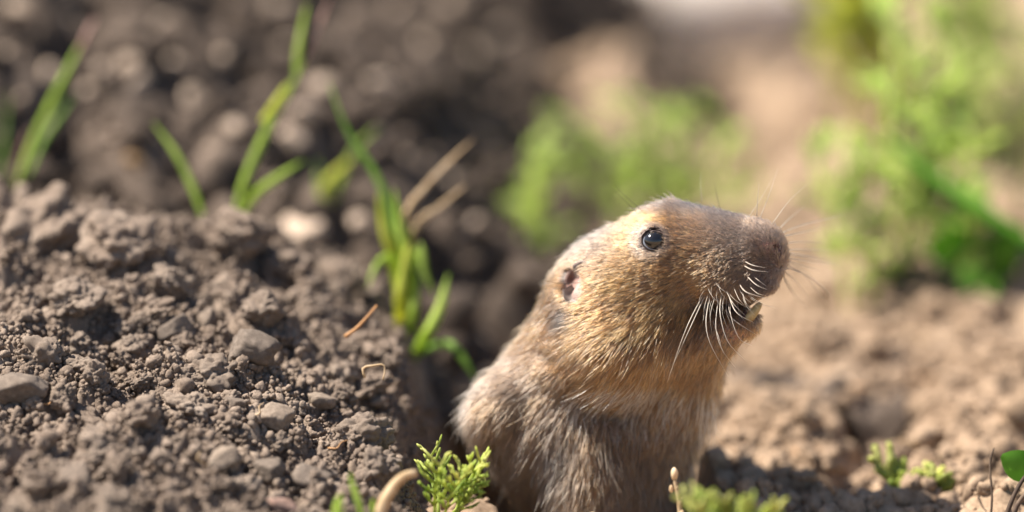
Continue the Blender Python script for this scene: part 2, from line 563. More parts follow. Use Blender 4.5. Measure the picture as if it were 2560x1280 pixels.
SHARED = {}
C_ = lambda k: CLOD[k % len(CLOD)]
S_ = lambda k: STONE[k % len(STONE)]
spec = [
    # name, mesh, material, u, v, width, label, category, rot, scale
    ('stone', SLAB[0], 'stone', 626, 866, 130, 'big wedge shaped grey stone with a sunlit flat top on the mound', 'stone', (.35, -.15, 2.9), (1, 1, 1.35)),
    ('stone', SLAB[1], 'stone', 52, 945, 150, 'long flat dark grey stone at the left picture edge', 'stone', (.1, .05, .1), (1, 1, 1.1)),
    ('stone', S_(2), 'stone', 440, 828, 92, 'tall angular brown stone leaning in a gap of the mound', 'stone', (.2, .7, .6), (.8, .8, 1.3)),
    ('stone', S_(3), 'pale_stone', 800, 1000, 70, 'pale tan block shaped stone with a bright flat face', 'stone', (.5, .3, .5), (1, .9, 1)),
    ('stone', S_(4), 'stone', 592, 1012, 62, 'small round dark pebble beside a long soil lump', 'stone', None, (1, 1, 1)),
    ('stone', PEB[0], 'clod', 175, 1192, 98, 'smooth round out of focus pebble low on the mound', 'stone', None, (1, 1, 1)),
    ('stone', PEB[1], 'pale_stone', 555, 1150, 88, 'smooth tan egg shaped pebble low on the mound', 'stone', None, (1, 1, 1.1)),
    ('stone', S_(5), 'stone', 682, 1166, 86, 'grey three sided stone with a pointed top', 'stone', (.1, .2, .4), (1, 1, 1)),
    ('stone', SLAB[2], 'stone', 768, 1168, 100, 'thin flat grey stone lying beside the pointed one', 'stone', (.25, .1, -.1), (1, 1, .8)),
    ('stone', S_(6), 'red_stone', 690, 1255, 84, 'reddish blunt stone at the bottom edge of the mound', 'stone', (.2, .2, .1), (1.1, .8, .8)),
    ('stone', PEB[2], 'stone', 750, 1026, 34, 'tiny smooth grey pebble next to the pale block stone', 'stone', None, (1, 1, 1)),
    ('stone', SLAB[3], 'stone', 345, 955, 48, 'small flat grey chip between two crumbly clods', 'stone', None, (1, 1, 1)),
    ('stone', S_(1), 'clod', 515, 800, 62, 'brown angular stone standing behind the wedge stone', 'stone', (.3, .5, 1.4), (.8, .9, 1.3)),
    ('stone', S_(0), 'pale_stone', 690, 1035, 92, 'knobbly pale stone with a speckled rough face', 'stone', (.4, .1, .2), (1, .9, .9)),
    ('stone', SLAB[1], 'pale_stone', 650, 1215, 60, 'small tan chip above the reddish stone', 'stone', None, (1, 1, 1)),
    ('stone', PEB[3], 'clod', 355, 790, 44, 'small rounded brown stone in the middle of the mound', 'stone', None, (1, 1, 1)),
    ('soil_clod', C_(0), 'clod', 912, 1084, 138, 'large crumbly round clod on the right shoulder of the mound', 'soil clod', None, (1, 1, .95)),
    ('soil_clod', C_(1), 'clod', 946, 1160, 105, 'crumbly clod directly under the largest round clod', 'soil clod', None, (1, 1, 1)),
    ('soil_clod', C_(2), 'clod', 858, 945, 88, 'tall knobbly clod near the straw loop', 'soil clod', None, (.85, .85, 1.2)),
    ('soil_clod', C_(3), 'clod', 540, 930, 128, 'broad cauliflower like clod below the wedge stone', 'soil clod', None, (1, 1, .9)),
    ('soil_clod', C_(4), 'clod', 330, 865, 84, 'crumbly clod left of the leaning brown stone', 'soil clod', None, (1, 1, .95)),
    ('soil_clod', C_(5), 'clod', 240, 948, 80, 'upright crumbly clod between stones at left', 'soil clod', None, (.85, .85, 1.25)),
    ('soil_clod', LOWCLOD[0], 'clod', 112, 880, 98, 'big smooth sided round clod above the long flat stone', 'soil clod', None, (1, 1, 1)),
    ('soil_clod', C_(6), 'clod', 200, 862, 80, 'dark rough clod next to the big smooth round clod', 'soil clod', None, (1, 1, .9)),
    ('soil_clod', LOWCLOD[1], 'clod', 190, 908, 60, 'two lobed small clod above the upright crumbly clod', 'soil clod', None, (1.2, 1, .9)),
    ('soil_clod', LOWCLOD[2], 'clod', 255, 1095, 108, 'blurred tan round clod in the lower left of the mound', 'soil clod', None, (1, 1, .85)),
    ('soil_clod', C_(7), 'mound', 100, 560, 225, 'largest crumbly lump on the mound crest at far left', 'soil clod', None, (1, 1, .85)),
    ('soil_clod', C_(8), 'mound', 300, 590, 175, 'crumbly lump second from left along the mound crest', 'soil clod', None, (1, 1, .8)),
    ('soil_clod', C_(0), 'mound', 605, 568, 145, 'sunlit crumbly lump on the crest below the tall grass', 'soil clod', None, (1, 1, .8)),
    ('soil_clod', C_(2), 'mound', 720, 660, 120, 'crumbly lump where the crest begins to fall', 'soil clod', None, (1, 1, .8)),
    ('soil_clod', C_(4), 'mound', 850, 680, 110, 'crumbly lump at the right end of the crest', 'soil clod', None, (1, 1, .8)),
    ('soil_clod', C_(5), 'clod', 420, 700, 110, 'knobbly clod on the upper middle of the mound', 'soil clod', None, (1, 1, .85)),
    ('soil_clod', C_(6), 'clod', 190, 730, 120, 'broad clod below the largest crest lump', 'soil clod', None, (1, 1, .8)),
    ('soil_clod', C_(1), 'clod', 660, 760, 100, 'crumbly clod right above the wedge stone', 'soil clod', None, (1, 1, .85)),
    ('soil_clod', C_(3), 'clod', 290, 1255, 110, 'blurred clod on the bottom edge of the picture at left', 'soil clod', None, (1, 1, .85)),
    ('soil_clod', C_(8), 'clod', 600, 1210, 90, 'crumbly clod left of the small tan chip', 'soil clod', None, (1, 1, .9)),
    ('soil_clod', LOWCLOD[3], 'clod', 930, 745, 70, 'blurred clod above the rusty twig', 'soil clod', None, (1, 1, .9)),
    ('soil_clod', C_(7), 'clod', 470, 1010, 120, 'long low soil lump in the sharp middle of the mound', 'soil clod', None, (1.1, .9, .8)),
]
for k, (nm, me, mt, u, v, w, lab, cat, rot, sx) in enumerate(spec):
    place(nm, me, M[mt], u, v, w, lab, cat, 'stones on the mound' if nm == 'stone' else 'clods on the mound', .25, rot, sx, h_mound)

# many more small clods that nothing tells apart
for k in range(150):
    u = R.uniform(-10, 985); v = R.uniform(560, 1275)
    if u > 800 and v < 700 + (u - 800) * .6: continue
    w = R.choice([24, 28, 34, 40, 48, 58, 72]) * (1 + .3 * (v - 850) / 400)
    place('soil_clod', R.choice(CLOD), M[R.choice(['clod', 'mound', 'mound'])], u, v, w,
          'small brown clod among the crumbs on the mound', 'soil clod', 'small clods on the mound', .3, None,
          (R.uniform(.9, 1.3), R.uniform(.8, 1.1), R.uniform(.7, 1.0)), h_mound)

# dry pebbles on the dark bank
pebs = [(40, 30, 70), (250, 180, 60), (318, 165, 60), (345, 212, 62), (490, 245, 62), (462, 318, 66), (530, 385, 74), (725, 352, 84), (720, 130, 58),
        (545, 45, 70), (610, 12, 66), (700, 20, 62), (850, 145, 70), (950, 215, 70), (1000, 262, 74), (930, 345, 66), (1185, 145, 100), (1255, 95, 84),
        (215, 250, 62), (120, 185, 56), (60, 250, 50), (420, 60, 58), (380, 90, 56), (760, 280, 66), (590, 330, 50), (300, 350, 54), (1180, 575, 64),
        (1230, 350, 76), (1110, 220, 60), (1060, 120, 66), (170, 60, 54), (860, 30, 62), (1000, 20, 60), (1130, 20, 66), (440, 160, 46), (650, 230, 48),
        (270, 300, 46), (1010, 400, 60), (1120, 460, 60), (900, 560, 54), (150, 330, 48), (20, 140, 60), (560, 140, 46), (800, 220, 52)]
for k, (u, v, w) in enumerate(pebs):
    place('pebble', PEB[k % 5], M['pebble'], u, v, w * .9, 'dry pale pebble on the dark bank', 'pebble', 'pebbles on the dark bank', .0, None,
          (R.uniform(.9, 1.2), R.uniform(.8, 1), R.uniform(.8, 1.1)), h_all, 7)
place('pebble', PEB[2], M['ochre'], 340, 405, 50, 'small ochre orange pebble on the dark bank above the mound crest', 'pebble', None, .1, None, (1, 1, 1), h_all, 7)
place('stone', STONE[3], M['pebble'], 760, 545, 150, 'large blurred greyish stone behind the mound crest', 'stone', None, .2, None, (1, .8, .7), h_all, 7)

# pale boulder at the far top and clods on the open ground
bo = place('boulder', stone_mesh(61, 14, 4, .04, (1.32, .85, .55)), M['white_stone'], 1715, 0, 600, 'flat whitish boulder lying on the ground at the top', 'boulder', None, .25, (.45, .04, .06), (1, 1, 1), at=(P(1715, 22, 40), 42))
bo.location.z = float(P(1715, 22, 40)[2])
for k, (u, v, w, lab) in enumerate([
    (1430, 185, 120, 'blurred tan lump left of the dark shadow near the boulder'),
    (1380, 110, 90, 'blurred tan lump nearest the left end of the boulder'),
    (2540, 290, 130, 'blurred pinkish tan clod cut by the right picture edge'),
    (2060, 830, 150, 'wide blurred pale lump right of the gopher chin'),
    (2470, 760, 90, 'blurred brown lump under the leaves at right'),
    (2010, 1190, 70, 'blurred tan clod low right of the gopher'),
    (2230, 1140, 90, 'blurred tan clod beside the dark gully at lower right'),
    (2440, 1190, 60, 'pinkish tan clod at the lower right'),
    (2130, 1250, 36, 'small lit clod alone in the dark shadow at the bottom'),
    (2330, 1000, 110, 'blurred brown ridge clod right of the dark gully'),
    (1880, 960, 90, 'blurred tan clod under the gopher chin'),
    (2480, 950, 80, 'blurred tan clod halfway up the right edge')]):
    place('soil_clod', CLOD[k % 9], M['ground'], u, v, w, lab, 'soil clod', 'clods on the open ground', .25, None, (1, .9, .75), h_ground, -2)
for k in range(70):
    u = R.uniform(1750, 2580); v = R.uniform(820, 1275) if k < 45 else R.uniform(120, 800)
    w = R.choice([40, 50, 60, 75, 90])
    place('soil_clod', R.choice(LOWCLOD), M['ground'], u, v, w, 'blurred tan clod on the open ground', 'soil clod', 'small clods on the open ground', .3, None,
          (R.uniform(.9, 1.4), R.uniform(.8, 1.1), R.uniform(.6, .9)), h_ground, -2)


# ------------------------------------------------------------------ plants
def ribbon(pts, wid, fold=.25, n=14, face=None):
    """a grass blade: folded strip with thickness along a curve"""
    c = spline(pts, n)
    T = np.gradient(c, axis=0); T /= np.linalg.norm(T, axis=1)[:, None]
    f = -FWD if face is None else np.asarray(face, float)
    V = []
    for i in range(n):
        t = i / (n - 1)
        s = np.cross(T[i], f); s /= np.linalg.norm(s) + 1e-9
        nn = np.cross(s, T[i])
        prof = min(1, .55 + 1.2 * t) * (1 - t ** 2.6) ** .8 + .02
        w = .5 * wid * prof
        th = .12 * wid * (.4 + .6 * prof)
        a = c[i]
        V += [a - s * w + nn * fold * w, a - nn * th * .2, a + s * w + nn * fold * w, a - nn * th]
    F = []
    for i in range(n - 1):
        for k in range(4):
            k2 = (k + 1) % 4
            F.append((i * 4 + k, i * 4 + k2, i * 4 + 4 + k2, i * 4 + 4 + k))
    F.append((3, 2, 1, 0)); o = (n - 1) * 4; F.append((o, o + 1, o + 2, o + 3))
    return np.array(V), np.array(F)


def tuft(name, label, cat, blades, group=None, front=None):
    """blades: (list of (u, v, d), width px, material, part name)"""
    if front is not None:
        blades = [([(p[0], p[1], p[2] + front) for p in pts], w, m, pn) for pts, w, m, pn in blades]
    b0 = blades[0][0][0]
    base = P(*b0)
    e = empty(name, base)
    tag(e, label, cat, group)
    for pts, w, m, pn in blades:
        q = np.array([P(*p) for p in pts]) - base
        dd = pts[0][2]
        if pn == 'stalk':
            V, F = tube(spline(q, 12), np.linspace(1, .55, 12) * .5 * w / PXCM, 6)
        else:
            V, F = ribbon(q, .56 * w / PXCM * (1 + dd / DIST), .35)
        obj(pn, mesh_np(pn, V, F), M[m], e)
    return e


G = 'grass shoots behind the mound'
tuft('grass_shoot', 'tall green shoot with purplish tip at the far left behind the mound', 'grass', [
    ([(40, 470, 9), (75, 370, 9), (115, 285, 9), (150, 215, 9), (190, 135, 9.2), (212, 92, 9.3)], 36, 'grass', 'blade'),
    ([(195, 135, 9.2), (220, 80, 9.3), (240, 40, 9.5)], 24, 'grass_tip', 'blade'),
    ([(70, 440, 9.4), (110, 350, 9.6), (150, 290, 9.8), (185, 235, 10)], 30, 'grass_dark', 'blade')], G)
tuft('grass_shoot', 'short dark green shoot on the left picture edge', 'grass', [
    ([(-5, 480, 11), (8, 380, 11), (22, 230, 11.2)], 30, 'grass_dark', 'blade'),
    ([(30, 440, 11), (55, 370, 11), (80, 320, 11)], 20, 'grass_tip', 'blade')], G)
tuft('grass_shoot', 'tallest grass shoot rising past the top with a brown upper leaf', 'grass', [
    ([(585, 560, 7.6), (605, 470, 7.6), (640, 385, 7.7), (685, 290, 7.8), (730, 215, 7.9), (765, 140, 8)], 40, 'grass', 'blade'),
    ([(740, 190, 8), (750, 110, 8), (768, 5, 8.1)], 40, 'grass', 'blade'),
    ([(750, 175, 8), (785, 95, 8.1), (830, -20, 8.3)], 26, 'grass_tip', 'blade'),
    ([(655, 305, 7.8), (690, 262, 7.8), (722, 205, 7.8)], 44, 'grass_yellow', 'blade'),
    ([(600, 545, 7.5), (640, 485, 7.4), (700, 440, 7.3), (765, 398, 7.2)], 40, 'grass', 'blade')], G)
tuft('grass_shoot', 'single slender blade leaning left on the mound crest', 'grass', [
    ([(515, 560, 7), (480, 465, 7.1), (440, 385, 7.2), (382, 305, 7.4)], 36, 'grass', 'blade')], G)
tuft('grass_shoot', 'little bright shoot between the tall grass and the main tuft', 'grass', [
    ([(815, 520, 11), (812, 470, 11), (845, 430, 11), (880, 395, 11)], 52, 'grass_yellow', 'blade'),
    ([(830, 510, 11), (880, 390, 11.2), (945, 315, 11.4)], 34, 'grass', 'blade'),
    ([(812, 520, 11), (800, 470, 11), (795, 400, 11)], 26, 'grass_dark', 'blade')], G)
tuft('grass_tuft', 'bright yellow green grass tuft with dry tan leaves left of the gopher', 'grass', [
    ([(1012, 800, 7), (990, 640, 6.8), (975, 520, 6.8), (930, 420, 6.8), (870, 330, 6.9), (820, 200, 7)], 40, 'grass_dark', 'blade'),
    ([(1005, 780, 7), (985, 650, 6.6), (960, 570, 6.5), (945, 480, 6.5)], 62, 'grass_yellow', 'blade'),
    ([(1010, 790, 7), (1015, 650, 6.4), (1000, 560, 6.3), (985, 470, 6.3)], 56, 'grass', 'blade'),
    ([(1015, 780, 7), (1010, 560, 6.6), (1070, 460, 6.6), (1190, 340, 6.8)], 36, 'straw', 'blade'),
    ([(1015, 780, 7), (1035, 580, 6.6), (1110, 510, 6.6), (1175, 455, 6.8)], 34, 'straw', 'blade'),
    ([(1020, 780, 7), (1045, 620, 6.4), (1065, 690, 6.2), (1090, 745, 6.2)], 44, 'grass', 'blade'),
    ([(1000, 780, 7), (985, 650, 6.4), (945, 660, 6.2), (918, 720, 6)], 40, 'grass', 'blade'),
    ([(1005, 860, 7), (1000, 760, 6.2), (1010, 680, 6.2), (1030, 560, 6.4)], 60, 'grass_yellow', 'blade'),
    ([(1030, 900, 7), (1060, 850, 6), (1100, 770, 6), (1122, 680, 6.2)], 58, 'grass', 'blade'),
    ([(1045, 880, 7), (1120, 860, 6.2), (1160, 900, 6), (1195, 960, 6)], 40, 'grass_dark', 'blade'),
    ([(1010, 860, 7), (1030, 800, 6.2), (1040, 720, 6.2), (1035, 640, 6.4)], 44, 'grass', 'blade')])
tuft('grass_sprig', 'long dark green blade slanting down to the right edge', 'grass', [
    ([(2620, 640, 11.5), (2500, 560, 11.6), (2400, 490, 11.8), (2300, 420, 12), (2200, 330, 12.2)], 84, 'leaf', 'blade')])
tuft('grass_sprig', 'bright green blade in the top right corner', 'grass', [
    ([(2540, 150, 30), (2500, 60, 30), (2440, -60, 30)], 80, 'grass', 'blade'),
    ([(2545, 150, 30), (2470, 70, 30), (2400, 0, 30)], 60, 'grass', 'blade')])
tuft('grass_sprig', 'thin green blade near the right edge above the clod', 'grass', [
    ([(2570, 560, 17), (2540, 470, 17), (2500, 370, 17)], 34, 'grass_dark', 'blade')])
F_ = 'blunt green blades at the foot of the mound'
tuft('grass_sprig', 'short blurred green blade at the bottom left of the straw stalk', 'grass', [
    ([(840, 1330, -2.6), (846, 1270, -2.6), (852, 1235, -2.6)], 50, 'grass', 'blade')], F_, -2.2)
tuft('grass_sprig', 'pale topped green blade between the blurred blade and straw stalk', 'grass', [
    ([(915, 1330, -1.5), (898, 1260, -1.5), (880, 1205, -1.4), (876, 1180, -1.4)], 34, 'grass', 'blade'),
    ([(932, 1320, -1.4), (932, 1270, -1.4), (934, 1245, -1.4)], 26, 'grass', 'blade')], F_, -2.2)

# dry bits
tuft('bent_straw', 'thick bent straw stalk with whitish end at the foot of the mound', 'straw', [
    ([(940, 1320, -1.2), (958, 1260, -1.2), (985, 1215, -1.1), (1012, 1190, -1.0), (1040, 1182, -.9)], 34, 'straw', 'stalk')], None, -1.6)
tuft('twig', 'short rusty orange twig lying on the right side of the mound', 'twig', [
    ([(862, 842, 1.6), (890, 822, 1.6), (915, 796, 1.6), (942, 764, 1.7)], 11, 'twig', 'stalk')])
tuft('straw_loop', 'tiny bent straw loop on the right side of the mound', 'straw', [
    ([(912, 945, .7), (908, 920, .7), (935, 914, .7), (958, 912, .7), (962, 930, .7), (957, 950, .7)], 7, 'straw', 'stalk')])
st = empty('dry_weed', P(1702, 1330, -1.0))
tag(st, 'dry tan stem with knobbly buds standing below the gopher', 'stem')
sb = P(1702, 1330, -1.0)
q = np.array([P(*p) for p in [(1702, 1330, -1), (1700, 1275, -1), (1694, 1235, -1), (1688, 1205, -1), (1686, 1182, -1)]]) - sb
obj('stalk', mesh_np('stalk', *tube(spline(q, 12), np.linspace(.055, .03, 12), 6)), M['straw'], st)
for (u, v, s) in ((1686, 1186, 15), (1692, 1222, 9), (1678, 1222, 9), (1700, 1262, 11), (1706, 1250, 9), (1704, 1288, 13)):
    V, F = ICO[2]
    V = V * (1 + .15 * vnoise(V * 2 + u, 5))[:, None] * np.array([.62, .62, 1.15]) * s / PXCM + (P(u, v, -1) - sb)
    obj('bud', mesh_np('bud', V, F), M['straw'], st)


# feathery leaves: a rachis with divided side leaflets
def frond_mesh(k, pairs=6, wid=.035, lobes=3):
    r_ = random.Random(60 + k)
    parts = []
    L = 1.0
    bend = r_.uniform(.1, .35)
    ax = lambda t: np.array([bend * t * t, r_.uniform(-.01, .01), L * t - .12 * t * t])
    parts.append(tube([ax(t) for t in np.linspace(0, 1, 7)], np.linspace(wid, wid * .6, 7), 4))
    for i in range(pairs):
        t = .25 + .72 * i / (pairs - 1)
        for s in (-1, 1):
            a0 = ax(t)
            ln = (.34 - .18 * abs(t - .45)) * r_.uniform(.8, 1.2)
            dirv = np.array([r_.uniform(-.25, .35), s * .75, .75 + r_.uniform(-.2, .2)])
            dirv /= np.linalg.norm(dirv)
            mid = a0 + dirv * ln * .55
            tip = a0 + dirv * ln + np.array([0, 0, .10 * ln])
            parts.append(tube([a0, mid, tip], [wid * .75, wid * .8, wid * .35], 4))
            for j in range(lobes):
                b0 = a0 + dirv * ln * (.35 + .22 * j)
                ld = dirv + np.array([r_.uniform(-.7, .7), r_.uniform(-.5, .5), r_.uniform(.1, .9)])
                ld /= np.linalg.norm(ld)
                ll = ln * r_.uniform(.3, .5)
                parts.append(tube([b0, b0 + ld * ll * .6, b0 + ld * ll], [wid * .6, wid * .8, wid * .3], 4))
    return mesh_np('frond', *joinVF(parts))


FR = [frond_mesh(k, 5, .027, 3) for k in range(5)]
FRW = [frond_mesh(10 + k, 7, .055, 3) for k in range(5)]


def feather_plant(name, label, base, hgt, spread, count, m, meshes, group=None, lean=(0, 0), seed=0, spray=.9):
    r_ = random.Random(seed)
    e = empty(name, base)
    tag(e, label, 'plant', group)
    for k in range(count):
        me = meshes[r_.randrange(len(meshes))]
        key = (me.name, m)
        if key not in SHARED:
            mm = me.copy(); mm.materials.clear(); mm.materials.append(M[m]); SHARED[key] = mm
        o = bpy.data.objects.new('frond', SHARED[key]); link(o, e)
        a = r_.uniform(0, 6.283); rr = spread * math.sqrt(r_.random())
        o.location = (rr * math.cos(a) * .6, rr * math.sin(a) * .5, r_.uniform(-.05, .25) * hgt * .4)
        s = hgt * r_.uniform(.55, 1.05)
        o.scale = (s, s, s)
        tilt = r_.uniform(.0, spray)
        o.rotation_euler = Matrix.Rotation(a + r_.uniform(-.5, .5), 4, 'Z').to_euler()
        o.rotation_euler = (Matrix.Rotation(a, 4, 'Z') @ Matrix.Rotation(tilt + lean[0], 4, 'Y') @ Matrix.Rotation(r_.uniform(0, 6.28), 4, 'Z')).to_euler()
    return e


def on_ground(u, v, dmin=2):
    p, d = pick(u, v, h_all, dmin)
    return p



def tall_weed(name, label, base, hgt, stems, m, seed, lean=0, group='tall weeds at the right', leafy=7, spread=.5, fs=.8):
    """wispy weed: slender stems with small divided leaves up their length"""
    r_ = random.Random(seed)
    e = empty(name, base)
    tag(e, label, 'weed', group)
    for k in range(stems):
        h_ = hgt * r_.uniform(.6, 1.05)
        x0, y0 = r_.uniform(-spread, spread), r_.uniform(-spread, spread)
        lx, ly = lean * h_ + r_.uniform(-.18, .18) * h_, r_.uniform(-.15, .15) * h_
        pt = lambda t: np.array([x0 + lx * t ** 1.5, y0 + ly * t ** 1.5, h_ * t])
        obj('stem', mesh_np('stem', *tube([pt(t) for t in np.linspace(0, 1, 7)], np.linspace(.07, .035, 7), 4)), M[m], e)
        for i in range(leafy):
            me = FRW[r_.randrange(5)]
            key = (me.name, m)
            if key not in SHARED:
                mm = me.copy(); mm.materials.clear(); mm.materials.append(M[m]); SHARED[key] = mm
            o = bpy.data.objects.new('frond', SHARED[key]); link(o, e)
            t = .15 + .85 * i / (leafy - 1)
            o.location = Vector(pt(t)); s_ = fs * r_.uniform(.7, 1.25); o.scale = (s_, s_, s_)
            o.rotation_euler = (Matrix.Rotation(i * 2.4 + r_.uniform(-.4, .4), 4, 'Z') @ Matrix.Rotation(r_.uniform(.4, 1.0), 4, 'Y')).to_euler()
    return e


tall_weed('weed', 'blurred bright green plant with upright plumes right behind the gopher head', on_ground(1590, 620, 13), 2.75, 6, 'feather', 21, .0, 'weeds behind the gopher', 5, 1.35, .75)
tall_weed('weed', 'blurred yellowish plant between the grass tuft and the gopher', on_ground(1370, 650, 13), 2.3, 5, 'feather', 22, -.05, 'weeds behind the gopher', 4, .8, .75)
tall_weed('weed', 'blurred leafy plant rising just behind the gopher forehead', on_ground(1690, 560, 14), 2.5, 4, 'feather', 24, .0, 'weeds behind the gopher', 5, .9, .8)
tall_weed('weed', 'low blurred green plant peeping out above the gopher forehead', on_ground(1800, 520, 14), 1.0, 4, 'feather', 23, .0, 'weeds behind the gopher', 3, .8, .6)
tall_weed('weed', 'tall pale green weed right of the gopher nose', on_ground(2170, 770, 11), 4.4, 4, 'feather', 4, -.12, fs=.95)
tall_weed('weed', 'pale weed crossed by the long dark blade', on_ground(2290, 640, 13), 4.6, 5, 'feather', 5, -.05, fs=1.0, spread=.9)
tall_weed('weed', 'short blurred green weed below the long blade near the right edge', on_ground(2390, 740, 10), 1.9, 2, 'feather', 6, .1, leafy=4)
tall_weed('weed', 'yellow green weed reaching the top edge beside the boulder', on_ground(2170, 330, 20), 6.5, 5, 'grass_yellow', 7, -.14, fs=1.25, leafy=9, spread=.8)
tall_weed('weed', 'far leafy weed against the right picture edge', on_ground(2520, 420, 16), 3.4, 4, 'feather_pale', 31, .05, fs=.9, spread=.9)
tall_weed('weed', 'green weed standing in the far top right corner', on_ground(2470, 200, 24), 4.6, 4, 'feather', 32, .0, fs=1.2, spread=1.0)
tall_weed('weed', 'bright weed low between the nose and the long blade', on_ground(2330, 690, 12), 3.0, 4, 'feather', 33, .05, fs=.9, spread=.7)
tall_weed('weed', 'far pale weed in the upper right below the corner blade', on_ground(2330, 280, 22), 3.6, 3, 'feather_pale', 8, .12, fs=1.0)
feather_plant('feathery_plant', 'small blurred green sprig low between the gopher and the gully', P(1850, 1350, -4.2), 1.05, .9, 7, 'feather_fg', FRW, 'feathery plants', seed=10, spray=.5)
feather_plant('feathery_plant', 'upright blurred green sprig at the bottom right', P(2300, 1330, 3.4), 1.75, .35, 7, 'feather_fg', FRW, 'feathery plants', seed=11, spray=.35)
feather_plant('feathery_plant', 'sharp little feathery green plant between the mound and the gopher', P(1098, 1305, -.6), 1.6, .5, 8, 'feather_fg', FR, 'feathery plants', seed=12, spray=.75)


def leaf_mesh(n=9):
    V, F = [], []
    for i in range(n):
        t = i / (n - 1)
        w = .36 * math.sin(math.pi * min(1, t * .96 + .02)) ** .75
        for k, s in enumerate((-1, -.5, 0, .5, 1)):
            V.append((s * w, .10 * t * t - .10 * (1 - abs(s)) * w, t))
    for i in range(n):
        t = i / (n - 1)
        w = .36 * math.sin(math.pi * min(1, t * .96 + .02)) ** .75
        for k, s in enumerate((-1, -.5, 0, .5, 1)):
            V.append((s * w, .10 * t * t - .10 * (1 - abs(s)) * w - .018 * (1 - abs(s) * .8), t))
    o = 5 * n
    for i in range(n - 1):
        for k in range(4):
            a = i * 5 + k
            F.append((a, a + 1, a + 6, a + 5)); F.append((o + a + 5, o + a + 6, o + a + 1, o + a))
    return mesh_np('leaf', V, F)


LEAF = leaf_mesh()
LEAF.materials.append(M['leaf'])
e = empty('broadleaf_plant', P(2600, 1190, .8))
tag(e, 'glossy dark green broad leaves entering at the right edge low down', 'plant')
for (loc, rot, s) in (((0, 0, 0), (0, -1.05, .2), .85), ((.1, .1, .05), (.2, -.35, .5), .9), ((.1, 0, -.1), (-.3, .5, 0), .8)):
    o = obj('leaf', LEAF, None, e); o.location = loc; o.rotation_euler = rot; o.scale = (s, s, s)
e = empty('broadleaf_plant', on_ground(2440, 740, 10))
tag(e, 'blurred roundish green leaves under the long dark blade at right', 'plant')
r_ = random.Random(5)
for k in range(11):
    o = obj('leaf', LEAF, None, e)
    o.location = (r_.uniform(-.8, .9), r_.uniform(-.5, .5), r_.uniform(0, .9)); s = r_.uniform(.6, 1.1); o.scale = (s, s, s)
    o.rotation_euler = (r_.uniform(-.8, .8), r_.uniform(-.9, .9), r_.uniform(0, 6.28))
tuft('dead_stalks', 'dark dead stalks in the bottom right corner', 'stalk', [
    ([(2500, 1340, 0), (2530, 1250, 0), (2560, 1195, .2), (2600, 1150, .3)], 14, 'bark', 'stalk'),
    ([(2520, 1340, -.3), (2545, 1260, -.3), (2590, 1210, -.2)], 16, 'bark', 'stalk'),
    ([(2470, 1340, .6), (2480, 1250, .7), (2475, 1160, .8), (2485, 1120, .9)], 7, 'bark', 'stalk')])
tuft('dry_root', 'thin dark root lying along the gully at lower right', 'root', [
    ([(2040, 1300, 3.2), (2120, 1240, 3.6), (2200, 1195, 4.3), (2290, 1150, 5.2), (2330, 1100, 6)], 22, 'bark', 'stalk')])

for k, (u, v, du, dv) in enumerate([(60, 800, 30, 26), (150, 850, 4, 40), (420, 1010, 70, -8), (500, 1000, 48, 12), (590, 860, 18, 30), (350, 1000, 60, 18), (820, 1120, 50, -20), (630, 1040, 30, -34), (260, 760, 36, 14), (720, 920, -22, 30),
                                    (500, 1130, 12, 46), (860, 1180, 44, 10), (100, 1010, 50, -22), (560, 720, 30, 22)]):
    p0, d0 = pick(u, v, h_mound)
    w0 = -.25
    q = [P(u, v, d0 + w0) , P(u + du * .35 - dv * .25, v + dv * .35 + du * .15, d0 + w0 - .05), P(u + du * .7 + dv * .1, v + dv * .7, d0 + w0 - .03), P(u + du, v + dv, d0 + w0 + .1)]
    V, F = tube(spline(np.array(q) - p0, 10), np.linspace(.02, .008, 10), 4)
    o = obj('rootlet', mesh_np('rootlet', V, F), M['straw' if k % 3 else 'twig'])
    o.location = Vector(p0)
    tag(o, 'thin dry rootlet lying among the crumbs of the mound', 'rootlet', 'rootlets on the mound')

for k in range(26):
    u, v = R.uniform(1850, 2540), R.uniform(850, 1260)
    p0, d0 = pick(u, v, h_ground, 0)
    an = R.uniform(0, 6.28); ln = R.uniform(.35, 1.0)
    q = np.array([[0, 0, .05], [.5 * ln * math.cos(an), .5 * ln * math.sin(an), R.uniform(.1, .22)], [ln * math.cos(an + .3), ln * math.sin(an + .3), R.uniform(.04, .25)]])
    V, F = tube(spline(q, 6), np.linspace(.035, .015, 6), 4)
    o = obj('straw_bit', mesh_np('straw_bit', V, F), M[R.choice(['straw', 'twig', 'bark'])])
    o.location = Vector(p0)
    tag(o, 'blurred bit of dry straw on the open ground', 'straw', 'straw bits on the open ground')


# ------------------------------------------------------------------ the gopher
# local frame: x to the right of the picture, h up, d away; built in centimetres
def L(u, v, d):
    return np.array([(u - 1280) / PXCM, (640 - v) / PXCM, d])


def to_world(q):
    q = np.atleast_2d(q)
    k = 1 + q[:, 2:3] / DIST
    return FOCUS + q[:, 0:1] * k * RT + q[:, 1:2] * k * UP + q[:, 2:3] * FWD


def s_ell(p, c, r, ang=0.0):
    q = p - c
    if ang:
        ca, sa = math.cos(ang), math.sin(ang)
        q = np.stack([q[:, 0] * ca + q[:, 1] * sa, -q[:, 0] * sa + q[:, 1] * ca, q[:, 2]], 1)
    r = np.array(r)
    k0 = np.linalg.norm(q / r, axis=1); k1 = np.linalg.norm(q / (r * r), axis=1) + 1e-9
    return k0 * (k0 - 1) / k1


def s_cone(p, a, b, ra, rb):
    ab = b - a
    t = np.clip(((p - a) @ ab) / (ab @ ab), 0, 1)
    return np.linalg.norm(p - a - t[:, None] * ab, axis=1) - (ra + (rb - ra) * t)


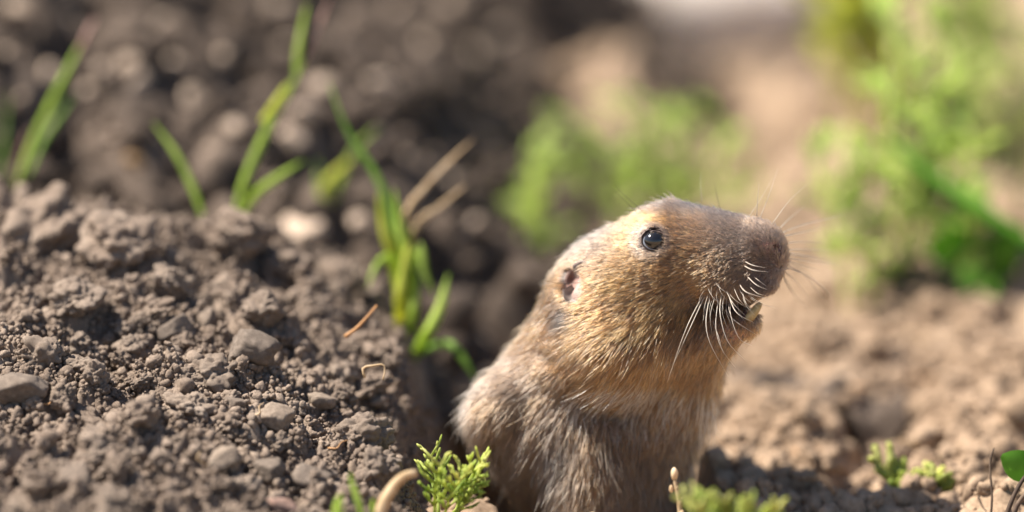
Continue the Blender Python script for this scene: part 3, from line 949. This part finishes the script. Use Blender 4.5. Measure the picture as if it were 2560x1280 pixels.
def smin(a, b, k):
    h = np.clip(.5 + .5 * (b - a) / k, 0, 1)
    return b * (1 - h) + a * h - k * h * (1 - h)


def smax(a, b, k):
    return -smin(-a, -b, k)


EYE = [L(1636, 602, 0)]


def sdf(p, detail=True):
    d = s_ell(p, L(1580, 718, 1.6), (1.50, 1.22, 1.42), .38)
    d = smin(d, s_cone(p, L(1690, 636, 1.15), L(1875, 634, .74), 1.03, .655), .5)
    d = smin(d, s_ell(p, L(1912, 640, .62), (.36, .48, .37)), .25)
    d = smin(d, s_ell(p, L(1570, 845, 1.22), (1.35, .98, 1.18), .30), .5)
    d = smin(d, s_ell(p, L(1570, 845, 2.5), (1.3, .98, 1.1), .30), .5)
    d = smin(d, s_cone(p, L(1505, 815, 2.0), L(1385, 1035, 2.6), 1.18, 1.30), .6)
    d = smin(d, s_cone(p, L(1440, 1080, 2.7), L(1520, 1330, 3.1), 1.28, 1.15), .5)
    d = smin(d, s_cone(p, L(1520, 1330, 3.1), L(1515, 1720, 2.8), 1.15, 1.4), .5)
    d = smin(d, s_cone(p, L(1665, 935, 2.3), L(1540, 1300, 2.8), .88, .95), .6)
    d = smin(d, s_ell(p, L(1250, 1010, 2.0), (.66, .40, .7), .75), .5)
    d = smin(d, s_ell(p, L(1470, 1190, 1.75), (.62, 1.1, .6), -.15), .5)        # folded foreleg under the fur
    jaw = s_cone(p, L(1690, 842, 1.25), L(1858, 804, .74), .72, .30)
    d = smin(d, jaw, .30)
    d = smin(d, s_cone(p, L(1775, 840, 1.25), L(1690, 960, 2.1), .42, .70), .35)      # throat
    d = smin(d, s_ell(p, L(1800, 690, .48), (.55, .42, .36), -.3), .3)          # whisker pad
    d = smin(d, s_ell(p, L(1882, 704, .60), (.44, .38, .40), -.3), .2)          # upper lip
    d = d + .06 * sstep(1850, 1680, 1280 + p[:, 0] * PXCM)
    # mouth
    d = smax(d, -s_ell(p, L(1898, 762, .6), (.30, .055, .80), .62), .12)
    d = smax(d, -(s_cone(p, L(1270, 838, 1.35), L(1420, 905, .95), .10, .10)), .18)   # neck fold
    if detail:
        ex, ey, ez = EYE[0]
        d = smin(d, np.abs(np.linalg.norm(p - EYE[0], axis=1) - .245) - .035, .07)  # lids
        d = smax(d, -(np.linalg.norm(p - (EYE[0] + np.array([0, 0, -.06])), axis=1) - .225), .05)
        # nostrils
        d = smax(d, -s_ell(p, L(1934, 619, .36), (.075, .05, .12), .5), .04)
        d = smax(d, -s_ell(p, L(1962, 619, .75), (.12, .05, .07), .5), .04)
        # ear pit
        d = smax(d, -s_ell(p, EAR[0] + np.array([-.10, .03, .05]), (.13, .27, .32), -.45), .08)
    return d


def surf_d(u, v, lo=-1.5, hi=4.0):
    dd = np.arange(lo, hi, .01)
    q = np.stack([np.full_like(dd, (u - 1280) / PXCM), np.full_like(dd, (640 - v) / PXCM), dd], 1)
    s = sdf(q, False)
    i = np.nonzero(s <= 0)[0]
    return dd[i[0]] if len(i) else None


EYE[0] = L(1636, 602, surf_d(1636, 602) + .10)
EAR = [L(1442, 704, surf_d(1442, 704))]


def surface_nets(lo, hi, h):
    ax = [np.arange(lo[i], hi[i], h) for i in range(3)]
    nx, ny, nz = map(len, ax)
    X, Y, Z = np.meshgrid(*ax, indexing='ij')
    S = sdf(np.stack([X.ravel(), Y.ravel(), Z.ravel()], 1)).reshape(nx, ny, nz)
    ins = S < 0
    cs = (nx - 1, ny - 1, nz - 1)
    acc = np.zeros(cs + (3,)); cnt = np.zeros(cs)
    corner = [(i, j, k) for i in (0, 1) for j in (0, 1) for k in (0, 1)]
    sl = lambda c: tuple(slice(c[a], c[a] + cs[a]) for a in range(3))
    for a in range(8):
        for b in range(a + 1, 8):
            ca, cb = corner[a], corner[b]
            if sum(abs(ca[i] - cb[i]) for i in range(3)) != 1: continue
            sa, sb_ = S[sl(ca)], S[sl(cb)]
            m = (sa < 0) != (sb_ < 0)
            t = np.where(m, sa / np.where(m, sa - sb_, 1), 0)
            for i in range(3):
                acc[..., i] += np.where(m, ca[i] + t * (cb[i] - ca[i]), 0)
            cnt += m
    act = cnt > 0
    idx = np.full(cs, -1); idx[act] = np.arange(act.sum())
    ijk = np.argwhere(act)
    V = (ijk + acc[act] / cnt[act][:, None]) * h + np.array(lo)
    F = []
    for axis_ in range(3):
        s0 = [slice(1, -1)] * 3; s1 = [slice(1, -1)] * 3
        s0[axis_] = slice(0, -1); s1[axis_] = slice(1, None)
        a, b = ins[tuple(s0)], ins[tuple(s1)]
        o1, o2 = [(1, 2), (2, 0), (0, 1)][axis_]
        off = [1, 1, 1]; off[axis_] = 0
        e = np.argwhere(a != b); fl = a[tuple(e.T)]
        e = e + off
        def at(d1, d2):
            q = e.copy(); q[:, o1] -= d1; q[:, o2] -= d2
            return idx[tuple(q.T)]
        quad = np.stack([at(1, 1), at(0, 1), at(0, 0), at(1, 0)], 1)
        quad[~fl] = quad[~fl][:, ::-1]
        F.append(quad)
    F = np.vstack(F); F = F[(F >= 0).all(1)]
    return V, F


def grad(p, e=.02):
    g = np.stack([sdf(p + np.eye(3)[i] * e) - sdf(p - np.eye(3)[i] * e) for i in range(3)], 1)
    return g / (np.linalg.norm(g, axis=1)[:, None] + 1e-9)


GV, GF = surface_nets((-1.7, -8.2, -1.2), (5.6, 1.6, 5.4), .055)


def uv(q):
    return 1280 + q[:, 0] * PXCM, 640 - q[:, 1] * PXCM


def bump(u, v, cu, cv, ru, rv=None):
    return np.exp(-((u - cu) / ru) ** 2 - ((v - cv) / (rv or ru)) ** 2)


# skin colour: slate under the coat, pink at nose, lips and ear
def skin_colour(q):
    u, v = uv(q)
    c = np.tile(np.array([.085, .064, .052]), (len(q), 1))
    def mixc(w, col_):
        nonlocal c
        w = np.clip(w, 0, 1)[:, None]
        c = c * (1 - w) + np.array(col_) * w
    nz = fbm(q * 6, 3, 77)
    mixc(bump(u, v, 1935, 640, 50, 75) * 1.3, (.13, .088, .078))
    mixc(bump(u, v, 1925, 618, 20, 15) * 1.0, (.33, .16, .135))
    mixc(bump(u, v, 1835, 850, 80, 36) * 1.3 * (v > 790), (.36, .20, .17))
    mixc((bump(u, v, 1835, 850, 90, 46) > .2) * (nz > .42) * (v > 815), (.05, .035, .03))
    mixc((bump(u, v, 1942, 640, 45, 75) > .25) * (nz > .30) * .8, (.045, .033, .028))
    mixc(sstep(.075, .02, np.abs(s_ell(q, L(1898, 762, .6), (.30, .055, .80), .62))) * (u < 1905), (.10, .045, .038))
    mixc(bump(u, v, 1450, 712, 34, 42) * 1.2, (.42, .29, .25))
    mixc(bump(u, v, 1428, 702, 15, 34) * (q[:, 2] > EAR[0][2] + .03), (.12, .055, .04))
    mixc(bump(u, v, 1636, 602, 42) * .9, (.16, .11, .095))
    return np.clip(c, 0, 1)


gopher = empty('gopher', to_world(L(1500, 1300, 2.8))[0])
tag(gopher, 'brown pocket gopher leaning out of its burrow with open mouth and lifted head', 'gopher')
GO = np.array(gopher.location)
me = mesh_np('body', to_world(GV) - GO, GF)
ca = me.color_attributes.new('tint', 'FLOAT_COLOR', 'POINT')
sk = skin_colour(GV)
ca.data.foreach_set('color', np.concatenate([sk, np.ones((len(sk), 1))], 1).astype(np.float32).ravel())
m, nt, b = mat('gopher_skin')
at_ = nt.nodes.new('ShaderNodeAttribute'); at_.attribute_name = 'tint'
nt.links.new(at_.outputs['Color'], b.inputs['Base Color'])
b.inputs['Roughness'].default_value = .55
b.inputs['Specular IOR Level'].default_value = .3
b.inputs['Subsurface Weight'].default_value = .12
b.inputs['Subsurface Radius'].default_value = (.08, .03, .02)
bn = nt.nodes.new('ShaderNodeBump'); bn.inputs['Strength'].default_value = .5; bn.inputs['Distance'].default_value = .02
nn_ = noise(nt, 22, 4)
nt.links.new(nn_.outputs['Fac'], bn.inputs['Height']); nt.links.new(bn.outputs[0], b.inputs['Normal'])
M['skin'] = m
obj('body', me, m, gopher)

# ---- the coat
NH = 115000
tri = np.vstack([GF[:, [0, 1, 2]], GF[:, [0, 2, 3]]])
A, B, C = GV[tri[:, 0]], GV[tri[:, 1]], GV[tri[:, 2]]
ar = np.linalg.norm(np.cross(B - A, C - A), axis=1)
cen = (A + B + C) / 3
cu, cv = uv(cen)
gn = grad(cen)
wt = ar * (1 + 1.8 * sstep(.2, -.4, gn[:, 2])) * (.35 + .65 * sstep(.9, .2, gn[:, 2])) * np.where(cv > 1420, .05, 1) * (1 + .9 * sstep(1000, 700, cv))
ti = rng.choice(len(tri), NH, p=wt / wt.sum())
r1, r2 = rng.random(NH), rng.random(NH)
s_ = np.sqrt(r1)
root = A[ti] * (1 - s_)[:, None] + B[ti] * (s_ * (1 - r2))[:, None] + C[ti] * (s_ * r2)[:, None]
u, v = uv(root)
nrm = grad(root)
# bald places: eye, nose pad, lips, mouth, ear
ang_eye = np.linalg.norm(root - EYE[0], axis=1)
bald = (ang_eye < .275)
bald |= rng.random(NH) < .8 * bump(u, v, 1950, 632, 26, 44)
bald |= (rng.random(NH) < .9 * bump(u, v, 1842, 835, 56, 26)) & (v > 800)
bald |= np.abs(s_ell(root, L(1898, 762, .6), (.30, .055, .80), .62)) < .05
bald |= (np.hypot((u - 1444) / 31, (v - 706) / 44) < 1) & (nrm[:, 2] < .3) & (root[:, 2] < 2)
keep = ~bald
root, nrm, u, v = root[keep], nrm[keep], u[keep], v[keep]
NH = len(root)
# flow: back from the nose over the head, down the cheeks, then down neck and body
nose = L(1925, 655, .6)
away = root - nose; away /= np.linalg.norm(away, axis=1)[:, None]
flow = away * np.array([1, 1, .6])
ck = bump(u, v, 1680, 890, 210, 150)
flow = flow + ck[:, None] * np.array([-.25, -.75, 0])
bd = sstep(820, 1080, v)
flow = flow * (1 - bd)[:, None] + bd[:, None] * np.array([-.10, -.95, -.05])
nk = bump(u, v, 1250, 960, 170, 160)
flow = flow + nk[:, None] * np.array([-.9, -.35, 0])
mz = bump(u, v, 1790, 700, 75, 80)        # whisker pad: fans out downwards
flow = flow + mz[:, None] * np.array([-.3, -.5, -.2])
flow = flow + .28 * np.stack([fbm(root * 1.7 + 3, 2, 21), fbm(root * 1.7 + 9, 2, 22), fbm(root * 1.7 + 14, 2, 23)], 1)
flow = flow - nrm * np.sum(flow * nrm, axis=1)[:, None]
flow /= np.linalg.norm(flow, axis=1)[:, None] + 1e-9
length = .13 + .17 * sstep(1880, 1640, u) + .12 * sstep(700, 900, v) + .13 * sstep(900, 1120, v)
length = length * (1 - .45 * bump(u, v, 1636, 602, 70))
length *= rng.uniform(.65, 1.2, NH) * (1 - .22 * sstep(900, 760, v))
guard = rng.random(NH) < .045
length = np.where(guard, length * 1.45, length)
chinhair = (bump(u, v, 1610, 995, 170, 60) > .3) & (rng.random(NH) < .09)
length = np.where(chinhair, rng.uniform(.45, .85, NH), length)
lift = .22 + .30 * rng.random(NH) + .22 * bd + .25 * bump(u, v, 1870, 580, 90, 70)
lift = np.where(guard | chinhair, lift + .2, lift)
K = 6
tt = np.linspace(0, 1, K)
jit = rng.normal(0, 1, (NH, 3)) * (.10 + .07 * bd)[:, None]
dir0 = flow + nrm * lift[:, None] * 1.5 + jit
dir0 /= np.linalg.norm(dir0, axis=1)[:, None]
dir1 = flow + nrm * lift[:, None] * .25 + jit * 1.6 + np.array([0, -.22, 0]) * (.4 + bd)[:, None]
dir1 /= np.linalg.norm(dir1, axis=1)[:, None]
pts = root[:, None, :] + length[:, None, None] * (dir0[:, None, :] * (tt - .5 * tt ** 2)[None, :, None] + dir1[:, None, :] * (.5 * tt ** 2)[None, :, None])
# clumping towards neighbours
ng = NH // 9
gi = rng.choice(NH, ng, replace=False)
kd = kdtree.KDTree(ng)
for i, g in enumerate(gi):
    kd.insert(root[g], i)
kd.balance()
near = np.array([kd.find(r)[1] for r in root])
gp = pts[gi][near]
off = root - gp[:, 0]
cl = (rng.uniform(.05, .75, NH) * (.32 + .68 * bd))[:, None, None] * (tt ** 1.4)[None, :, None]
cl = np.where((guard | chinhair)[:, None, None], cl * .2, cl)
target = gp + off[:, None, :] * .25
pts = pts * (1 - cl) + target * cl
# coat colours (linear): tan and ochre with greyer crown, darker crease fur, painted chest shade
base = np.tile(np.array([.50, .335, .185]), (NH, 1))


def mixb(w, c_):
    global base
    w = np.clip(w, 0, 1)[:, None]
    base = base * (1 - w) + np.array(c_) * w


pn = fbm(root * 2.2, 3, 55)
mixb(sstep(640, 520, v - .25 * (1640 - u)) * sstep(1950, 1800, u) * .55, (.36, .285, .215))          # crown
mixb(bump(u, v, 1740, 530, 130, 40) * (.55 + .9 * pn), (.11, .088, .075))
mixb(bump(u, v, 1500, 570, 110, 60) * .5, (.40, .335, .275))
mixb(bump(u, v, 1625, 556, 62, 22) * .9, (.60, .36, .14))                                             # brow
mixb(bump(u, v, 1590, 590, 50, 30) * .6, (.58, .36, .16))
mixb(bump(u, v, 1685, 600, 16, 55) * .7, (.12, .085, .06))                                            # stripe before the eye
mixb(bump(u, v, 1700, 640, 24, 40) * .6, (.16, .105, .07))
mixb(bump(u, v, 1840, 610, 110, 80) * .75, (.35, .265, .215))                                         # muzzle greyer
mixb(bump(u, v, 1905, 640, 50, 70) * .6, (.17, .13, .11))
mixb(bump(u, v, 1790, 690, 45, 45) * .65, (.56, .44, .33))                                            # pale pad
mixb(bump(u, v, 1900, 712, 60, 36) * .85, (.07, .05, .042))                                           # dark lip
mixb(bump(u, v, 1800, 770, 70, 60) * .7, (.20, .145, .115))
mixb(bump(u, v, 1740, 850, 60, 90) * .5, (.42, .32, .24))
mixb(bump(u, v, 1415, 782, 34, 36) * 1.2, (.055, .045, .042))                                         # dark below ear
mixb(bump(u, v, 1290, 850, 70, 40) * .8, (.34, .19, .085))
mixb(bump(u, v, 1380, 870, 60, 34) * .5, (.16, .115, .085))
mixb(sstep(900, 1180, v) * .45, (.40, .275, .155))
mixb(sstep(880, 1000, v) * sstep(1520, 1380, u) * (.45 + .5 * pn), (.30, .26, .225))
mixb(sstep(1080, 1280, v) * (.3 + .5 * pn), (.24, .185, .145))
mixb(sstep(640, 540, v + .32 * (u - 1640) * (u < 1640)) * sstep(1900, 1780, u) * sstep(1380, 1480, u) * .6, (.15, .125, .105))
mixb(bump(u, v, 1470, 640, 90, 70) * .55, (.46, .40, .34))
mixb(bump(u, v, 1625, 552, 62, 20) * .95, (.70, .38, .12))
mixb(bump(u, v, 1580, 600, 46, 36) * .8, (.68, .38, .13))
mixb(bump(u, v, 1860, 600, 90, 70) * .6, (.30, .24, .205))
mixb(bump(u, v, 1610, 1130, 150, 130) * .55, (.22, .165, .11))  # shade over chest and lower body, painted into the coat
mixb(bump(u, v, 1500, 590, 120, 55) * .7, (.33, .295, .26))
mixb(bump(u, v, 1720, 520, 150, 34) * .6, (.24, .205, .18))
mixb(bump(u, v, 1240, 1010, 130, 120) * .6, (.36, .325, .29))
mixb(bump(u, v, 1740, 690, 60, 80) * .45, (.64, .37, .13))
mot = fbm(root * np.array([4.5, 4.5, 4.5]), 3, 88)
mixb(sstep(.25, .75, mot) * .75 * sstep(1930, 1750, u), (.15, .105, .075))                            # dark mottling
mixb(sstep(.2, .8, -mot) * .55 * sstep(1050, 900, v), (.68, .50, .30))
mixb(bump(u, v, 1600, 800, 200, 120) * .35, (.60, .36, .14))                                          # ochre cheek
mixb(bump(u, v, 1230, 990, 120, 130) * .2, (.56, .47, .38))                                          # greyer shoulder
mixb(bump(u, v, 1838, 752, 66, 36) * .9, (.075, .052, .042))
tick = rng.random(NH)
mixb((tick < .26) * .85 * sstep(1940, 1800, u), (.075, .060, .052))                                   # ticked dark hairs
mixb((tick > .94) * .6 * sstep(1000, 880, v), (.85, .78, .70))
gry = base.mean(1)[:, None]
base = gry + (base - gry) * 1.12
base = np.clip(base, .01, 1) * np.array([.47, .325, .21])
mixb(bump(u, v, 1500, 585, 130, 55) * .6, (.105, .088, .076))
mixb(bump(u, v, 1700, 520, 170, 34) * (.6 + .5 * pn), (.115, .100, .090))
mixb(bump(u, v, 1240, 1010, 140, 120) * (.5 + .5 * pn), (.120, .102, .088))
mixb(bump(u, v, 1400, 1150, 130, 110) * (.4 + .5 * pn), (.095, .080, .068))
mixb(bump(u, v, 1850, 590, 90, 60) * .6, (.14, .110, .090))
mixb(bump(u, v, 1930, 650, 52, 80) * .85, (.050, .040, .036))
mixb(bump(u, v, 1880, 715, 70, 34) * .8, (.040, .030, .026))
mixb(bump(u, v, 1625, 548, 60, 20) * .85, (.44, .20, .055))
mixb(bump(u, v, 1585, 600, 42, 34) * .7, (.42, .20, .06))
mixb(np.exp(-((np.hypot(u - 1636, (v - 602) * 1.15) - 43) / 10) ** 2) * .7, (.36, .25, .18))
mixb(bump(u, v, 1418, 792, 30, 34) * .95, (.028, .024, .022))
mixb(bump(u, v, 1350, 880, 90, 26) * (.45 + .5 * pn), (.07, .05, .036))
mixb(bump(u, v, 1640, 780, 190, 110) * sstep(0, .6, pn) * .5, (.42, .22, .075))
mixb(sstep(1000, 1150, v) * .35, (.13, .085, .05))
mixb(chinhair * .9, (.80, .74, .66))
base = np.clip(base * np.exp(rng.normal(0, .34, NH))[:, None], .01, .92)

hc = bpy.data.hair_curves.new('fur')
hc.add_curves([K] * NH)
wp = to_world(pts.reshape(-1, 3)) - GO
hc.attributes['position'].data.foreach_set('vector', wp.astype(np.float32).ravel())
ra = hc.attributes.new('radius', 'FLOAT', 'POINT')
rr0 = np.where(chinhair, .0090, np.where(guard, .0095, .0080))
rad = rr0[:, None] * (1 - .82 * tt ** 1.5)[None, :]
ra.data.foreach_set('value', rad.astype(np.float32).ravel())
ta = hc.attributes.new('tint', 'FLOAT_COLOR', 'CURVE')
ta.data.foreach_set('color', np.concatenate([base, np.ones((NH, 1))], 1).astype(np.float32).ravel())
m, nt, b = mat('gopher_fur')
nt.nodes.remove(b)
at_ = nt.nodes.new('ShaderNodeAttribute'); at_.attribute_name = 'tint'
hi_ = nt.nodes.new('ShaderNodeHairInfo')
rmp = nt.nodes.new('ShaderNodeMapRange'); rmp.inputs[1].default_value = .22; rmp.inputs[2].default_value = .78
nt.links.new(hi_.outputs['Intercept'], rmp.inputs[0])
mx = nt.nodes.new('ShaderNodeMix'); mx.data_type = 'RGBA'
mx.inputs[6].default_value = (.075, .060, .052, 1)        # slate underfur
nt.links.new(rmp.outputs[0], mx.inputs[0]); nt.links.new(at_.outputs['Color'], mx.inputs[7])
ph = nt.nodes.new('ShaderNodeBsdfHairPrincipled')
ph.parametrization = 'COLOR'
nt.links.new(mx.outputs[2], ph.inputs['Color'])
ph.inputs['Roughness'].default_value = .40
ph.inputs['Radial Roughness'].default_value = .55
ph.inputs['Random Roughness'].default_value = .25
nt.links.new(ph.outputs[0], nt.nodes['Material Output'].inputs['Surface'])
hc.materials.append(m)
fur = bpy.data.objects.new('fur', hc)
link(fur, gopher)
tag(fur, kind='stuff')

# ---- eye
m, nt, b = mat('eye_black')
b.inputs['Base Color'].default_value = (.006, .005, .005, 1)
b.inputs['Roughness'].default_value = .07
b.inputs['Specular IOR Level'].default_value = .6
b.inputs['Coat Weight'].default_value = .5
b.inputs['Coat Roughness'].default_value = .03
for side in (0, 1):
    V, F = ICO[4]
    c = EYE[0] if side == 0 else EYE[0] + np.array([.25, .05, 2.35])
    ew = V * np.array([.222, .192, .212]) + c + np.array([0, 0, -.035])
    ey = obj('eye', mesh_np('eye', to_world(ew) - GO, F), m, gopher)
    if side == 0:
        # eyelid rim
        th = np.linspace(0, 2 * math.pi, 33)
        ring = np.stack([c[0] + .217 * np.cos(th) + .02 * np.sign(np.cos(th)) * (np.cos(th) > .9), c[1] + .178 * np.sin(th), c[2] - .085 - .02 * np.cos(th)], 1)
        V2, F2 = tube(ring, .024, 6, False)
        er = obj('eyelid', mesh_np('eyelid', to_world(V2) - GO, F2), None, ey)
        ml, ntl, bl = mat('eyelid_skin')
        bl.inputs['Base Color'].default_value = (.11, .075, .066, 1); bl.inputs['Roughness'].default_value = .45
        er.data.materials.append(ml)
        th = np.linspace(math.radians(150), math.radians(292), 20)
        arc = np.stack([c[0] + .196 * np.cos(th), c[1] + .160 * np.sin(th), c[2] - .135 + 0 * th], 1)
        V2, F2 = tube(arc, .026 * np.sin(np.linspace(.15, math.pi - .15, 20)), 6, False)
        scl = obj('sclera', mesh_np('sclera', to_world(V2) - GO, F2), None, ey)
        mw, ntw, bw = mat('sclera_wet')
        bw.inputs['Base Color'].default_value = (.20, .21, .24, 1); bw.inputs['Roughness'].default_value = .2
        scl.data.materials.append(mw)

# ---- ear: a small folded flap round the pit
ec = EAR[0]
V, F = [], []
n1, n2r = 28, 5
for layer in (0, 1):
    for i in range(n1):
        a = -2.5 + 5.0 * i / (n1 - 1)
        for j in range(n2r):
            t = .30 + .70 * j / (n2r - 1)
            rx, ry = .27 * t, .42 * t
            lift_ = .06 - .13 * t ** 2 * (.4 + .6 * math.cos(a * .8)) + .02 * math.sin(3 * a) - .06 * t
            x, y = rx * math.cos(a) * (1.15 if math.cos(a) > 0 else .9), ry * math.sin(a)
            ca_, sa_ = math.cos(-.38), math.sin(-.38)
            V.append(ec + np.array([x * ca_ - y * sa_, x * sa_ + y * ca_, lift_ + .035 * layer + .02]))
for layer in (0, 1):
    o_ = layer * n1 * n2r
    for i in range(n1 - 1):
        i2 = (i + 1) % n1
        for j in range(n2r - 1):
            q4 = (o_ + i * n2r + j, o_ + i2 * n2r + j, o_ + i2 * n2r + j + 1, o_ + i * n2r + j + 1)
            F.append(q4 if layer == 0 else q4[::-1])
for i in range(n1 - 1):
    i2 = (i + 1) % n1
    F.append((i * n2r + n2r - 1, i2 * n2r + n2r - 1, n1 * n2r + i2 * n2r + n2r - 1, n1 * n2r + i * n2r + n2r - 1))
ear = obj('ear', mesh_np('ear', to_world(np.array(V)) - GO, np.array(F)), None, gopher)
m, nt, b = mat('ear_skin')
n_ = noise(nt, 6, 3)
nt.links.new(ramp(nt, n_.outputs['Fac'], [(.3, (.15, .11, .092)), (.7, (.26, .20, .17))]), b.inputs['Base Color'])
b.inputs['Roughness'].default_value = .6; b.inputs['Subsurface Weight'].default_value = .2; b.inputs['Subsurface Radius'].default_value = (.1, .04, .03)
ear.data.materials.append(m)

# ---- lower incisors
m, nt, b = mat('tooth_yellow')
n_ = noise(nt, 9, 3)
nt.links.new(ramp(nt, n_.outputs['Fac'], [(.3, (.30, .21, .08)), (.7, (.46, .35, .17))]), b.inputs['Base Color'])
b.inputs['Roughness'].default_value = .5
for dz in (.50, .78):
    path = spline([L(1856, 818, dz + .10), L(1872, 797, dz + .02), L(1888, 776, dz - .02), L(1902, 757, dz - .02)], 9)
    V, F = tube(path, np.array([.075, .085, .088, .09, .09, .085, .075, .062, .04]), 8, False)
    obj('incisor', mesh_np('incisor', to_world(V) - GO, F), m, gopher)

# ---- whiskers
m, nt, b = mat('whisker_hair')
b.inputs['Base Color'].default_value = (.50, .45, .385, 1)
b.inputs['Roughness'].default_value = .35
tr = nt.nodes.new('ShaderNodeBsdfTranslucent'); tr.inputs[0].default_value = (.8, .72, .62, 1)
ms = nt.nodes.new('ShaderNodeMixShader'); ms.inputs[0].default_value = .3
nt.links.new(b.outputs[0], ms.inputs[1]); nt.links.new(tr.outputs[0], ms.inputs[2]); nt.links.new(ms.outputs[0], nt.nodes['Material Output'].inputs['Surface'])
md, ntd, bd_ = mat('whisker_dark')
bd_.inputs['Base Color'].default_value = (.10, .075, .06, 1); bd_.inputs['Roughness'].default_value = .4
Z3 = lambda a, b_: (1560 + a / 2.782, 500 + b_ / 2.782)
near_w = [
    [(560, 640), (430, 900), (300, 1270)], [(572, 645), (455, 900), (340, 1150)], [(600, 650), (570, 850), (605, 1010), (720, 1220)],
    [(680, 640), (668, 790), (722, 985), (845, 1115)], [(690, 740), (765, 835), (925, 940)], [(720, 640), (780, 780), (905, 855)],
    [(800, 580), (850, 640), (1010, 690)], [(660, 660), (638, 880), (682, 1040), (775, 1165)], [(575, 680), (548, 850)],
    [(830, 455), (900, 488), (1003, 500)], [(835, 425), (900, 455), (993, 472)], [(850, 525), (920, 590), (1003, 627)], [(895, 528), (990, 600)],
    [(740, 680), (742, 800), (800, 960), (893, 1015)], [(820, 630), (845, 710), (885, 760)], [(600, 790), (660, 960), (692, 1075)],
    [(705, 620), (760, 720), (860, 820)], [(640, 650), (600, 800), (612, 930)], [(760, 600), (800, 690), (850, 740)], [(720, 690), (735, 780), (770, 860)],
    [(590, 640), (560, 740), (548, 800)], [(870, 600), (930, 650), (990, 665)]]
thick = [1.25, 1.1, 1.15, 1.15, 1.25, 1.25, 1.2, .9, 1.0, 1.25, 1.1, 1.15, 1.0, .85, .8, .7, .8, .7, .7, .6, .6, .7]


def whisker(path, w, m_):
    n = 12
    c = spline(path, n)
    t = np.linspace(0, 1, n)
    V, F = tube(c, w * .0092 * (1 - .85 * t ** 1.4), 6)
    obj('whisker', mesh_np('whisker', to_world(V) - GO, F), m_, gopher)


for path, w in zip(near_w, thick):
    q = []
    for i, (a, b_) in enumerate(path):
        uu, vv = Z3(a, b_)
        if i == 0:
            s0 = surf_d(uu, vv)
            s0 = (.2 if s0 is None else s0)
            q.append(L(uu, vv, s0 + .05)); d0 = s0
        else:
            f = i / (len(path) - 1)
            q.append(L(uu, vv, d0 - .42 * math.sin(f * 2.2) - .1))
    whisker(q, w, m)
far_w = [[(1120, 250), (1240, 225), (1370, 196)], [(1105, 225), (1240, 175), (1420, 130), (1540, 100)], [(1125, 350), (1260, 345), (1470, 352)], [(1125, 365), (1250, 385), (1480, 440)],
         [(1125, 450), (1240, 510), (1330, 610), (1410, 720)], [(1115, 540), (1190, 660), (1290, 770)], [(1125, 470), (1260, 520), (1400, 620), (1440, 700)], [(1125, 300), (1250, 290), (1400, 298)],
         [(1120, 500), (1200, 570), (1300, 700)], [(1125, 400), (1300, 430), (1530, 455)], [(1125, 420), (1280, 470), (1390, 500)], [(1115, 560), (1170, 660), (1210, 730)], [(1090, 190), (1150, 130), (1260, 40)],
         [(1120, 380), (1280, 400), (1400, 440)], [(1120, 430), (1230, 480), (1340, 560)]]
for k in range(26):      # finer hairs between the main ones
    a0 = (R.uniform(560, 880), R.uniform(560, 720))
    ln = R.uniform(90, 260); an = R.uniform(.9, 2.0) - (a0[0] - 560) / 320 * .7
    e0 = (a0[0] + ln * math.cos(an), a0[1] + ln * math.sin(an))
    md_ = ((a0[0] + e0[0]) / 2 - .12 * ln, (a0[1] + e0[1]) / 2)
    s0 = surf_d(*Z3(*a0))
    if s0 is None: continue
    whisker([L(*Z3(*a0), s0 + .03), L(*Z3(*md_), s0 - .22), L(*Z3(*e0), s0 - .3)], R.uniform(.32, .5), m)
for k, path in enumerate(far_w):
    q = [L(*Z3(a, b_), .85 + 1.3 * i / (len(path) - 1) + .1 * (k % 3)) for i, (a, b_) in enumerate(path)]
    whisker(q, 1.2 if k < 9 else .95, m)
for path, w in (([(1892, 540, .6), (1894, 500, .5), (1898, 455, .5)], .9), ([(1900, 545, .7), (1925, 480, .8), (1945, 420, 1)], .6), ([(1930, 560, .6), (1975, 500, .8), (2030, 450, 1.2)], .6),
                ([(1755, 505, 1.1), (1752, 470, 1.1), (1752, 430, 1.2)], .6), ([(1870, 545, .6), (1900, 500, .7), (1935, 440, .9)], .5)):
    whisker([L(*p) for p in path], w, m)
for path in ([(1620, 540, .9), (1580, 505, .8), (1515, 445, .8)], [(1600, 540, .9), (1560, 500, .8), (1530, 470, .8)], [(1450, 707, .45), (1390, 707, .3), (1310, 688, .3)],
             [(1440, 775, .5), (1380, 793, .3), (1290, 832, .3)], [(1800, 520, 1), (1790, 480, 1), (1786, 455, 1)]):
    whisker([L(*p) for p in path], .55, md)

# ---- crumbs of soil stuck to the nose
ps, pr = [], []
for k in range(90):
    uu, vv = R.gauss(1940, 22), R.gauss(635, 42)
    s0 = surf_d(uu, vv)
    if s0 is None: continue
    ps.append(to_world(L(uu, vv, s0))[0] - GO); pr.append(R.uniform(.008, .022))
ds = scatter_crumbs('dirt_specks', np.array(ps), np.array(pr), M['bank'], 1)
ds.parent = gopher
tag(ds, kind='stuff')
